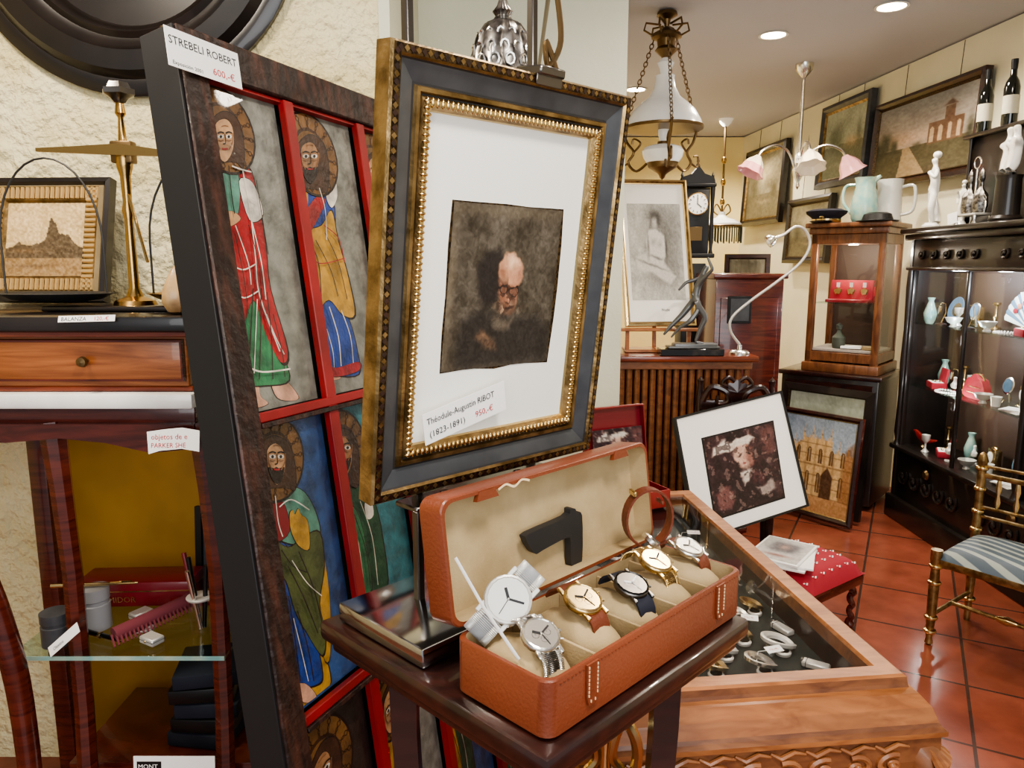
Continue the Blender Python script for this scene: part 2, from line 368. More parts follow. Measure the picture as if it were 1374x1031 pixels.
def a_cath(u,v):
    P=Pic(u,v,(160,176,190));P.n(5,22,2);tri=lambda x:np.abs((x%1)-.5)*2
    roof=np.where(u<.3,.44-.6*u,np.where(u<.72,.22,.34))-.11*np.clip(1-3*tri(u*8),0,1)-.04*np.clip(1-2*tri(u*24),0,1)
    B_=(v>roof);P.mix(B_*1.,(216,182,130));P.mix(B_*np.clip(1.2-3*tri(u*8+.5),0,1)*.6,(164,128,84));P.mix(B_*(np.abs(((v*9)%1)-.5)<.07)*.6,(140,106,68))
    for k in range(6):
        x=.10+.155*k;w=.028
        for y0,hh in((.36,.12),(.62,.17)):
            if y0<.5 and k<1: continue
            P.mix(((np.abs(u-x)<w)*(v>y0)*(v<y0+hh)+(((u-x)/w)**2+((v-y0)/.045)**2<1))*.85,(92,66,44));P.mix((np.abs(u-x)<.005)*(v>y0-.03)*(v<y0+hh)*.8,(200,166,114))
    P.pg([(.60,.84),(.60,.60),(.68,.50),(.76,.60),(.76,.84)],(80,54,36),.95,.008);P.pg([(.86,1),(.9,.3),(1,.2),(1,1)],(132,80,44),.6,.02)
    P.mix((v>.84)*1.,(186,142,96));P.g(.2,.93,.25,.05,(146,110,76),.7);P.g(.12,.85,.12,.03,(100,118,70),.7);return P.n(50,26,5).c
def a_sepia(u,v):
    P=Pic(u,v,(206,176,126),.03,10);P.n(5,16,2);P.g(.3,.25,.3,.1,(226,196,146),.6);h=.62-.30*np.exp(-((u-.62)/.2)**2)*(.5+vn(u,v*0,16,5))-.12*np.exp(-((u-.2)/.1)**2)*vn(u,v*0,24,8);P.mix((v>h)*1.,(92,74,50));P.mix((v>.76)*.8,(164,130,84));P.g(.25,.66,.25,.03,(124,96,62),.8);P.g(.3,.86,.3,.02,(96,72,46),.7);return P.n(40,40,7).c
def a_ruin(u,v):
    P=Pic(u,v,(160,152,144),.02,10);P.n(4,26,2);P.g(.25,.5,.5,.12,(206,170,138),.7);P.g(.5,.05,.8,.15,(112,118,122),.6)
    P.mix((v>.60)*1.,(84,78,58));P.mix((v>.60)*(np.abs(u-.34-.2*(v-.6))<.03+.30*(v-.6))*.9,(168,144,110));P.mix((v>.36)*(v<.64)*(u>.56)*(u<.90)*1.,(112,84,66))
    for k in range(4): P.mix((((u-.60-.085*k)/.020)**2+((v-.46)/.04)**2<1)*1. + (np.abs(u-.60-.085*k)<.019)*(v>.46)*(v<.62),(190,166,136))
    P.mix((v<.40)*(v>.20)*(np.abs(u-.76)<.045)*1.,(104,78,62));P.pg([(.70,.20),(.76,.12),(.82,.20)],(92,68,56),1,.01)
    P.g(.10,.50,.06,.16,(52,56,40),.9,3);P.g(.20,.56,.04,.10,(56,58,42),.9,3);P.g(.02,.56,.05,.14,(46,50,36),.9);P.g(.96,.56,.04,.16,(50,50,36),.9);P.g(.46,.60,.05,.04,(70,66,48),.8);return P.n(40,22,8).c
def a_green(u,v):
    P=Pic(u,v,(160,166,148),.05,8);P.n(5,26,4);P.mix((P.v>.52)*.8,(96,100,76));P.g(.3,.42,.18,.2,(74,84,62),.75,3);P.g(.72,.5,.2,.08,(186,160,122),.8);P.g(.5,.82,.3,.05,(150,150,130),.6);P.g(.85,.4,.06,.18,(80,88,66),.7);return P.n(40,20,3).c
def a_dark(u,v):
    P=Pic(u,v,(110,104,86),.05,8);P.n(5,36,11);P.g(.5,.30,.28,.16,(190,174,138),.8);P.mix((P.v>.62)*.6,(70,62,46));P.g(.22,.55,.12,.18,(62,58,42),.8);P.g(.8,.58,.08,.12,(66,60,44),.8);P.g(.5,.75,.2,.03,(150,136,106),.6);return P.n(30,20,3).c

# ---------------------------------------------------------------- room shell
b=B('floor');b.box((.3,4.2,-.05),(7,9.4,.1),'tiles',0);b.done()
b=B('ceiling');b.box((.3,4.2,2.92),(7,9.4,.1),'ceilingm',0);b.done()
b=B('wall_left');b.box((-1.62,2.2,1.43),(2.52,.1,2.86),'stucco',0);b.box((-.345,2.47,1.43),(.03,.66,2.86),'plaster',0);b.done()
b=B('wall_center');b.box((.04,2.86,1.43),(.74,.12,2.86),'plaster',0);b.box((.375,5.5,1.43),(.07,5.14,2.86),'plaster_grey',0);b.done()
b=B('wall_back');b.box((1.4,8.2,1.43),(2.5,.1,2.86),'plaster_yellow',0);b.done()
WR=basis((2.8,3,0),(.0698,-.9976,0),(0,0,1),(-.9976,-.0698,0))   # right wall: x toward camera, y up, z into room
b=B('wall_right',WR);b.box((-1.2,1.43,-.05),(8.4,2.86,.1),'plaster_grey',0);b.done()
b=B('wall_side');b.box((-2.9,1,1.43),(.1,3,2.86),'stucco',0);b.done()

cam=Vector((0,0,1.55));pc,ps=math.cos(math.radians(9.2)),math.sin(math.radians(9.2))
def rectify(M,px):   # traced reference coordinates -> flat artwork's own plane
    a=(px[0]-687)/1000;v=(515.5-px[1])/1000;d=Vector((a,pc+v*ps,-ps+v*pc));Mi=M.inverted()
    o=Mi@cam;q=(Mi@(cam+d))-o;t=-o.z/q.z;return (o.x+q.x*t,o.y+q.y*t)
# ---------------------------------------------------------------- framed sketch
FM=plane((-.138,.899,1.804),(.184,1.208,1.804),(-.175,.964,1.231))
W,Hh=.446,.577
b=B('framed_oil_sketch',FM)
b.frame(W,Hh,[(0,-.028),(0,.0),(.003,.004),(.013,.004),(.016,.0)],['gold','gold','golddk','gold'])
b.frame(W,Hh,[(.016,.0),(.018,-.002),(.040,-.010),(.043,-.010)],['slated','slate','slated'])
b.frame(W,Hh,[(.043,-.010),(.045,-.005),(.050,-.005),(.052,-.010),(.054,-.010),(.058,-.003),(.064,-.003),(.069,-.012),(.071,-.016)],['gold','gold','gold','slated','gold','goldb','gold','goldb'])
b.box((W/2,-Hh/2,-.0225),(W-.004,Hh-.004,.011),'darkwood',0)
b.add([(.069,-.069,-.0155),(W-.069,-.069,-.0155),(W-.069,-Hh+.069,-.0155),(.069,-Hh+.069,-.0155)],[[0,3,2,1]],'ivorymat')
for side in range(4):
    Ln=(W if side%2==0 else Hh)-.112;n=int(Ln/.0078)
    for i in range(n):
        t=.056+Ln*(i+.5)/n
        p={0:(t,-.061),1:(W-.061,-t),2:(t,-Hh+.061),3:(.061,-t)}[side]
        s=(.0030,.0062,.0034) if side%2==0 else (.0062,.0030,.0034)
        b.ball((p[0],p[1],-.004),s,'goldb',8)
    n=int((Ln+.1)/.0085)
    for i in range(n):
        t=.008+(Ln+.098)*(i+.5)/n
        p={0:(t,-.008),1:(W-.008,-t),2:(t,-Hh+.008),3:(.008,-t)}[side]
        b.poly([(p[0]-.0040,p[1]),(p[0],p[1]-.0040),(p[0]+.0040,p[1]),(p[0],p[1]+.0040)],.0035,.0046,'gold' if i%2 else 'darkwood')
q=[rectify(FM,p) for p in((619,271),(764,284),(742,487),(600,503))]
edge=[rectify(FM,p) for p in((617,269),(650,272),(690,275),(720,279),(766,282),(763,330),(757,390),(752,430),(743,489),(700,491),(672,498),(640,498),(599,505),(602,450),(607,400),(611,330))]
b.poly(edge,-.0153,-.0148,'golddk')
b.art(0,0,0,0,-.0144,a_ribot,'art',200,250,quad=q)
l0,l1,l3=[Vector(rectify(FM,p)+(0,)) for p in((568,597),(676,548),(563,556))]
lx=(l1-l0);LW=lx.length;lx=lx/LW;LM=basis((l0.x,l0.y,.0055),(lx.x,lx.y,0),(-lx.y,lx.x,0),(0,0,1));LH=(l3-l0).length
b.poly([(0,0),(LW,0),(LW,LH),(0,LH)],-.001,.0,'paper',M=LM)
b.text('Théodule-Augustin RIBOT',LH*.29,.006,LH*.62,.0008,'textblk',M=LM,sx=(LW-.012)/(LH*.29*12.2))
b.text('(1823-1891)',LH*.28,.008,LH*.20,.0008,'textblk',M=LM);b.text('950,-€',LH*.28,LW*.6,LH*.2,.0008,'textred',M=LM)
b.done()

# ---------------------------------------------------------------- pedestal, easel, watch box
e1=Vector((.700,.714,0)).normalized();e2=Vector((-e1.y,e1.x,0))
PM=basis((.038,.728,0),e1,e2,(0,0,1))
b=B('pedestal_stand',PM)
b.box((.23,.23,1.005),(.462,.462,.03),'darkwood',.008);b.box((.23,.23,.98),(.435,.435,.02),'darkwood',.005)
for x in(.085,.365):
    for y in(.085,.365):
        b.tube([(x,y,.98),(x,y,.85),(x-(x-.23)*.1,y-(y-.23)*.1,.4),(x-(x-.23)*.15,y-(y-.23)*.15,0)],[.030,.027,.022,.018],'darkwood',4)
b.box((.23,.23,.25),(.27,.27,.02),'darkwood',.003)
b.done()
BM=basis((.040,.752,1.021),e1,e2,(0,0,1))
b=B('display_easel',BM)
b.box((.17,.320,.015),(.34,.20,.028),'chrome',.004)
for x in(.095,.34):
    b.box((x,.345,.52),(.013,.014,1.0),'steel',.002)
b.box((.21,.335,.24),(.26,.010,.014),'steel',.002)
b.box((.20,.315,.190),(.30,.05,.008),'steel',.002)
for x in (.10,.25):
    b.box((x,.290,.198),(.014,.008,.022),'steel',.002);b.ball((x,.281,.196),.009,'brassd')
b.done()
b=B('frame_clip',FM);b.box((.255,.004,-.010),(.05,.012,.050),'steel',.002);b.box((.255,-.006,.008),(.05,.018,.003),'steel',.001);b.done()

def rrect(w,d,r,n=5):
    P=[]
    for cx,cy,a0 in((w-r,r,-90),(w-r,d-r,0),(r,d-r,90),(r,r,180)):
        for i in range(n+1):
            a=math.radians(a0+90*i/n);P.append((cx+r*math.cos(a),cy+r*math.sin(a)))
    return P
def tray(b,w,d,h,r,th,mo,mi,M,bot=.012):
    O=rrect(w,d,r);n=len(O)
    I=[(th+(x)*(w-2*th)/w,th+y*(d-2*th)/d) for x,y in O]
    O2=[(w/2+(x-w/2)*(1-2*.004/w),d/2+(y-d/2)*(1-2*.004/d)) for x,y in O]
    loops=[[(x,y,0) for x,y in O2],[(x,y,.004) for x,y in O],[(x,y,h-.002) for x,y in O],[(w/2+(x-w/2)*(1-.003/w),d/2+(y-d/2)*(1-.003/d),h) for x,y in O]]
    v=sum(loops,[]);f=[list(range(n))[::-1]]
    for k in range(3): f+=[[k*n+i,k*n+(i+1)%n,(k+1)*n+(i+1)%n,(k+1)*n+i] for i in range(n)]
    b.add(v,f,mo,False,M=M)
    v=[(x,y,h) for x,y in [(w/2+(x-w/2)*(1-.003/w),d/2+(y-d/2)*(1-.003/d)) for x,y in O]]+[(x,y,h) for x,y in I]+[(x,y,bot) for x,y in I]
    b.add(v[:2*n],[[i,(i+1)%n,n+(i+1)%n,n+i] for i in range(n)],mo,False,M=M)
    b.add(v[n:],[[i,(i+1)%n,n+(i+1)%n,n+i] for i in range(n)]+[list(range(n,2*n))],mi,False,M=M)
LB,WB,HB=.443,.158,.073
b=B('leather_watch_case',BM)
tray(b,LB,WB,HB,.018,.006,'leather','suede',Matrix())
lean=math.radians(8)
up=Vector((0,math.sin(lean),math.cos(lean)));zz=Vector((0,-math.cos(lean),math.sin(lean)))
LMx=basis((0,WB+.046,HB-.002),(1,0,0),up,zz)
tray(b,LB,.165,.046,.018,.006,'leather','suede',LMx)
for s_ in range(60):
    x=.02+s_*(LB-.04)/59;b.box((x,-.0005,HB-.006),(.0035,.0012,.0008),'leather',0)
for x in(.075,.372):
    b.poly([(x-.011,0),(x+.011,0),(x+.011,-.04),(x+.007,-.052),(x-.007,-.052),(x-.011,-.04)],0,.003,'leather',M=basis((0,-.0005,HB-.002),(1,0,0),(0,0,1),(0,-1,0)))
    for q in[(x-.008,-.004-.005*i) for i in range(8)]+[(x+.008,-.004-.005*i) for i in range(8)]+[(x-.004,-.047),(x+.004,-.047)]:
        b.box((q[0],-.0040,HB-.002+q[1]),(.0012,.001,.0032),'stitch',0)
for x in(.08,.37):
    b.poly([(x-.02,.15),(x+.02,.15),(x+.014,.162),(x-.014,.162)],.04,.0475,'leather',M=LMx)
slots=[.05,.15,.235,.32,.40]
for x in slots: b.ball((x,.08,.045),(.037,.068,.032),'suede',18)
for x in(.1,.195,.28,.362): b.box((x,.08,.038),(.004,.144,.056),'suede',.001)
b.tube([(.007,.160,.172),(.012,.115,.120),(.020,.064,.070)],.0028,'paper',4,sx=.25)
b.stroke([(.1,.158),(.115,.162),(.13,.156),(.145,.162),(.16,.158)],.003,.046,.0475,'stitch',M=LMx)
b.done()

def ribbon(b,pts,hw,th,m,M):
    n=len(pts);v=[];
    for i,(y,z) in enumerate(pts):
        a=pts[max(i-1,0)];c_=pts[min(i+1,n-1)];d=np.array([c_[0]-a[0],c_[1]-a[1]]);d/=np.linalg.norm(d)+1e-9;nn=(-d[1],d[0])
        h=hw if not hasattr(hw,'__len__') else np.interp(i/(n-1),[0,1],hw)
        v+=[(-h,y,z),(h,y,z),(h,y+nn[0]*th,z+nn[1]*th),(-h,y+nn[0]*th,z+nn[1]*th)]
    f=[[i*4+j,i*4+(j+1)%4,i*4+4+(j+1)%4,i*4+4+j] for i in range(n-1) for j in range(4)]+[[0,1,2,3],[4*n-1,4*n-2,4*n-3,4*n-4]]
    b.add(v,f,m,False,M=M)
def watch(name,M,case,dial,strap,R=.0195,metal=False,hand='textblk',sub=True,mid=None,num=False,drop=1.0,bez=None,tach=True):
    b=B(name,M);k_=R/.02
    b.lathe([(0,-.006),(R*.8,-.006),(R*.97,-.004),(R,0),(R*.97,.003),(R*.9,.0048)],(0,0,0),case,36)
    b.lathe([(R*.93,.003),(R*.95,.0052),(R*.87,.006),(R*.82,.0042)],(0,0,0),bez or case,60,flute=.012,fn=20)
    b.lathe([(0,.0040),(R*.84,.0040)],(0,0,0),dial,36)
    if tach:
        v=[];n=60
        for rr in(R*.845,R*.80): v+=[(rr*math.cos(2*math.pi*j/n),rr*math.sin(2*math.pi*j/n),.0042) for j in range(n)]
        b.add(v,[[n+j,j,(j+1)%n,n+(j+1)%n] for j in range(n)],hand)
    for k in range(12):
        a=math.radians(30*k);x,y=math.sin(a)*R*.66,math.cos(a)*R*.66
        if num: b.text(['12','1','2','3','4','5','6','7','8','9','10','11'][k],R*.30,x,y-R*.10,.0044,hand,al='CENTER')
        else: b.box((x,y,.0044),(.0024*k_,.0050*k_ if k%3 else .0068*k_,.0006),hand,0,rot=-30*k)
    for k in range(60):
        a=math.radians(6*k);b.box((math.sin(a)*R*.77,math.cos(a)*R*.77,.0043),(.0005,.0012,.0004),hand,0,rot=-6*k)
    if sub:
        for x,y in((0,-R*.33),(-R*.33,0),(R*.33,0)):
            b.lathe([(0,.00425),(R*.19,.00425)],(x,y,0),'subdial',18)
            b.lathe([(R*.20,.0041),(R*.20,.0048),(R*.165,.0048),(R*.165,.0041)],(x,y,0),'steel' if case!='goldb' else 'brassd',18);b.box((x,y+R*.05,.0046),(.0007,R*.12,.0004),hand,0)
    for a,l,w in((-58,.46,.0024),(62,.66,.0018),(170,.7,.0006)):
        ar=math.radians(a);b.box((math.sin(ar)*R*l/2,math.cos(ar)*R*l/2,.0052),(w*k_,R*l,.0005),hand,0,rot=-a)
    b.ball((0,0,.005),.0016,case,8);b.cyl((R*.97,0,0),(R*1.13,0,0),R*.12,case,n=12)
    if sub:
        for s in(1,-1): b.cyl((R*.88,s*R*.42,0),(R*1.04,s*R*.5,0),R*.07,case,n=10)
    for s in(1,-1):
        for x in(-.62,.62): b.box((x*R,s*R*.93,-.001),(R*.2,R*.5,.005),case,.001)
        path=[(s*R*.9,-.0015),(s*R*1.25,-.004),(s*R*1.55,-.011),(s*R*1.75,-.020),(s*R*1.8,-.030*drop)]
        P=catmull(path,5,False);P=[(q[0],q[1]) for q in P]
        if metal:
            m2=mid or case
            for i in range(1,len(P)):
                y,z=P[i];dy,dz=P[i][0]-P[i-1][0],P[i][1]-P[i-1][1];an=math.degrees(math.atan2(dz,dy));L=math.hypot(dy,dz)
                for x,w,mm in((-.44,.26,case),(0,.5,m2),(.44,.26,case)): b.box((x*R,y,z),(w*R*1.25,L*.85,.003),mm,.0009,rot=(an,0,0))
        else: ribbon(b,P,[R*.60,R*.54],-.0028*s,strap,Matrix())
    return b.done()
def wm(x,y,z,tilt=18,rz=0,ry=0,roll=0): return BM@T((x,y,z))@RZ(rz)@RX(tilt)@RY(ry)@RZ(roll)
watch('wristwatch',wm(.048,.056,.092,26,-14),'silver','paper','silver',.0245,True,mid='steel')
watch('wristwatch',wm(.152,.076,.096,22,-4),'goldb','creamdial','brownstrap',.0265,False,num=True)
watch('wristwatch',wm(.240,.062,.092,20,-10),'steel','blackg','navy',.0250,False,hand='paper',bez='blackg',tach=False)
watch('wristwatch',wm(.326,.080,.096,22,-4),'goldb','twotone','goldb',.0255,True,mid='gold')
watch('wristwatch',wm(.410,.076,.094,20,4),'silver','creamdial','brownstrap',.0240,False)
watch('wristwatch',wm(.056,.118,.115,58,-36,0,-48),'silverw','paper','stone',.031,True,num=True,sub=False,mid='greyplastic',tach=False)
b=B('strap_watch',BM@T((.385,.135,.085))@RZ(58))
P=[(.0+.040*math.cos(a),.050+.048*math.sin(a)) for a in np.linspace(-1.2,4.2,30)]
ribbon(b,P,[.010,.010],.0035,'brownstrap',Matrix());b.lathe([(0,-.004),(.019,-.004),(.020,.002),(.017,.005),(0,.005)],(0,0,0),'silver',M=T((0,-.008,.008))@RX(50));b.lathe([(0,.0053),(.015,.0053)],(0,0,0),'paper',M=T((0,-.008,.008))@RX(50))
b.box((0,.026,.092),(.022,.005,.008),'goldb',.001);b.box((0,-.02,.075),(.022,.004,.006),'brownstrap',.001);b.done()
b=B('watch_stand_arm',BM@basis((.222,.1985,.118),(1,0,0),(0,.0,1),(0,-1,.0)))
b.poly([(-.066,.030),(-.060,.038),(.02,.042),(.028,.052),(.040,.050),(.044,.040),(.056,.036),(.058,-.034),(.046,-.044),(.032,-.036),(.030,.0),(.022,.010),(-.030,.006),(-.046,.004),(-.056,.014)],.006,.018,'slated',smooth=True,k=3);b.done()

# ---------------------------------------------------------------- icon panel
P0=Vector((-.521,1.337,1.868));U=Vector((.4015,.9155,-.017));V=Vector((.143,-.14,-.977))
Nn=U.cross(-V).normalized()
IM=basis(P0,U,-V,Nn)
def rect(px): return rectify(IM,px)
colx=[(0,.19),(.225,.43),(.465,.66),(.695,.89)];rowy=[(0,-.585),(-.612,-1.12),(-1.148,-1.75)]
for nm,cc in dict(bgg=(136,136,126),bgb=(52,88,140),bgt=(60,126,136),bgd=(48,42,38),sred=(172,34,40),steal=(92,146,126),sgreen=(50,124,80),solive=(84,94,50),swhite=(230,220,206),sskin=(200,154,112),sskin2=(168,122,84),sshade=(140,98,66),sblue=(34,70,152),syel=(200,152,56),shalo=(120,84,44),shalo2=(66,40,22),sdark=(36,24,18),shair=(70,44,28),sfoot=(214,164,136),sdgreen=(34,82,54)).items():
    mat(nm,c(*cc),.45,col2=c(*[int(k*.7) for k in cc]),ns=26,coat=.25,bump=.2,bs=90)
S1=[('p','sfoot',[(342,512),(358,510),(362,530),(372,540),(352,546),(344,535)]),('p','sfoot',[(376,508),(392,506),(412,530),(404,536),(384,532)]),
('p','sgreen',[(340,430),(345,378),(366,372),(378,425),(390,470),(399,508),(370,515),(336,512),(331,478)]),
('p','sred',[(316,208),(345,222),(357,262),(368,330),(374,385),(397,468),(388,484),(368,445),(352,400),(338,440),(334,470),(322,420),(312,345),(309,305),(326,285),(328,240)]),
('p','steal',[(297,216),(322,208),(332,238),(331,282),(314,304),(304,296),(296,250)]),
('p','swhite',[(332,240),(350,242),(364,284),(346,292)]),('p','sskin',[(310,285),(322,280),(334,290),(322,300),(311,298)]),
('h','shalo',(311,171),33),('p','shair',[(294,160),(310,146),(328,156),(337,190),(336,222),(326,214),(300,216),(292,226),(289,190)]),
('p','sskin',[(299,165),(312,156),(322,168),(323,196),(312,214),(301,198)]),('f',(311.5,180),1.15,False),
('s','swhite',[(335,225),(345,280),(352,340),(358,395),(385,470)],1.6),('s','swhite',[(346,290),(360,350),(366,400)],1.4),('s','swhite',[(318,310),(330,380),(336,440)],1.4),('s','swhite',[(325,300),(342,350),(346,380)],1.2),
('s','swhite',[(320,220),(334,225),(346,228)],1.4),('s','swhite',[(366,420),(378,450),(390,474)],1.2),('s','swhite',[(314,350),(334,360),(352,352)],1.2),('s','swhite',[(318,385),(336,398),(356,388)],1.2),
('s','sdark',[(348,385),(345,440),(342,505)],1.4),('s','sdark',[(358,385),(358,440),(356,508)],1.2),('s','sdark',[(366,390),(372,450),(374,508)],1.2),('s','sdark',[(374,420),(386,470),(390,505)],1.1),('s','swhite',[(338,490),(360,498),(397,494)],1.6),
('s','sdark',[(302,225),(306,260),(312,296)],1.2),('s','sdark',[(314,220),(318,260),(322,285)],1.2),('s','swhite',[(340,262),(350,268)],1.),
('s','swhite',[(352,400),(350,450),(348,500)],1.),('s','sdark',[(322,312),(334,372),(340,420)],1.),('s','sdark',[(340,300),(354,352),(362,398)],1.),('s','sdark',[(350,240),(358,290),(366,340)],1.)]
S2=[('p','sfoot',[(452,495),(466,495),(468,506),(454,508)]),('p','sblue',[(436,440),(442,395),(462,400),(480,430),(490,470),(492,500),(462,502),(442,492)]),
('p','sblue',[(410,248),(436,240),(455,258),(460,300),(452,340),(428,338),(412,300)]),
('p','syel',[(408,300),(416,262),(424,258),(424,300),(442,300),(455,280),(464,320),(478,372),(486,420),(470,420),(452,400),(438,420),(440,450),(424,410),(414,352)]),
('p','sred',[(412,300),(434,262),(446,270),(424,312)]),('p','swhite',[(448,262),(450,246),(453,238),(456,246),(459,238),(462,248),(462,264),(455,276)]),
('p','sred',[(440,486),(462,492),(490,484),(491,496),(462,504),(441,498)]),
('h','shalo',(428,204),37),('p','shair',[(407,196),(424,178),(443,190),(450,222),(448,254),(438,252),(420,250),(410,256),(406,225)]),('p','sskin2',[(414,196),(426,188),(435,200),(435,226),(426,242),(416,224)]),('f',(425,207),1.2,True),
('s','sdark',[(420,320),(436,350),(440,400)],1.4),('s','sdark',[(432,320),(452,360),(462,396)],1.4),('s','sdark',[(444,310),(462,350),(474,400)],1.3),('s','swhite',[(450,410),(462,450),(466,490)],1.4),('s','swhite',[(466,415),(478,450),(482,486)],1.2),
('s','sred',[(442,300),(462,318),(470,350)],1.4),('s','swhite',[(436,250),(444,280),(446,320)],1.1),('s','sred',[(414,345),(440,352),(470,345)],1.2),('s','swhite',[(446,440),(454,470),(456,492)],1.)]
S3=[('p','syel',[(398,888),(412,860),(440,870),(455,905),(452,948),(425,962),(404,940)]),('p','syel',[(432,720),(442,722),(454,800),(455,880),(446,880),(438,800)]),
('p','sblue',[(384,740),(398,735),(420,800),(436,860),(444,900),(440,918),(410,922),(400,890),(390,830)]),
('p','steal',[(376,660),(398,652),(420,660),(436,690),(440,720),(420,730),(385,720)]),
('p','solive',[(372,718),(398,735),(420,720),(440,715),(446,760),(440,810),(448,850),(444,880),(424,850),(408,820),(396,780),(380,760)]),
('p','burg',[(368,684),(390,672),(400,712),(378,726)]),('p','syel',[(400,690),(404,684),(407,690),(411,682),(415,690),(424,700),(426,736),(412,732),(402,712)]),
('p','sfoot',[(402,925),(420,918),(436,936),(420,944)]),
('h','shalo',(380,614),33),('p','shair',[(361,600),(376,584),(397,594),(406,625),(406,656),(396,654),(376,654),(366,656),(361,628)]),('p','sskin',[(369,604),(380,594),(391,606),(392,631),(382,650),(371,630)]),('f',(381,612),1.2,True),
('s','sdark',[(396,760),(416,800),(436,850)],1.4),('s','sdark',[(410,740),(430,790),(442,840)],1.4),('s','swhite',[(384,680),(400,670),(424,684)],1.2),('s','sdark',[(396,800),(404,850),(412,915)],1.3),('s','sdark',[(408,820),(422,870),(430,915)],1.3),
('s','swhite',[(378,665),(382,700),(388,720)],1.2),('s','sdark',[(386,738),(402,760),(420,768)],1.2),('s','swhite',[(400,752),(420,782),(440,800)],1.),('s','swhite',[(402,830),(414,880),(422,915)],1.)]
S4=[('p','sdgreen',[(462,690),(470,650),(492,645),(512,670),(524,720),(530,790),(500,800),(478,760)]),('p','sgreen',[(470,690),(486,680),(500,720),(510,790),(492,790),(476,740)]),('p','sblue',[(455,660),(466,650),(470,700),(462,720)]),
('p','swhite',[(500,676),(508,668),(512,690),(504,696)]),('p','sfoot',[(505,800),(520,798),(524,820),(508,822)]),('p','syel',[(484,800),(500,798),(504,830),(488,830)]),
('h','shalo',(470,602),34),('p','shair',[(454,595),(468,574),(487,588),(492,625),(490,652),(479,650),(461,642),(454,648)]),('p','sskin2',[(460,596),(470,584),(480,598),(481,622),(471,642),(461,622)]),('f',(470.5,600),1.15,True),
('s','swhite',[(475,690),(490,730),(498,790)],1.2),('s','swhite',[(492,672),(508,720),(516,785)],1.2),('s','sdark',[(484,690),(500,740),(506,790)],1.2)]
b=B('icon_panel_screen',IM)
Wt,Lt=.94,1.885
b.box((Wt/2-.055,-.9+.0,-.048),(Wt-.01,Lt-.0,.02),'blackside',0)
b.box((-.0575,-.8725,-.037),(.006,Lt,.075),'blackside',.001)
b.box((-.027,-.8725,-.012),(.056,Lt,.036),'darkwoodv',.003)
b.box((Wt-.085,-.8725,-.025),(.056,Lt,.06),'darkwoodv',.003)
b.box((Wt/2-.055,.036,-.015),(Wt,.07,.04),'darkwoodv',.003)
b.box((Wt/2-.055,-1.78,-.02),(Wt,.07,.04),'darkwoodv',.003)
for i in range(3): x=(colx[i][1]+colx[i+1][0])/2;b.box((x,-.875,-.008),(colx[i+1][0]-colx[i][1]-.006,1.75,.016),'red',.002)
for i in range(2): y=(rowy[i][1]+rowy[i+1][0])/2;b.box((.445,y+.003,-.007),(.885,.018,.016),'red',.002);b.box((.445,y-.011,-.003),(.885,.009,.018),'darkwoodv',.001)
b.box((.004,-.875,-.014),(.006,1.75,.016),'red',0);b.box((.445,-.003,-.014),(.89,.006,.016),'red',0)
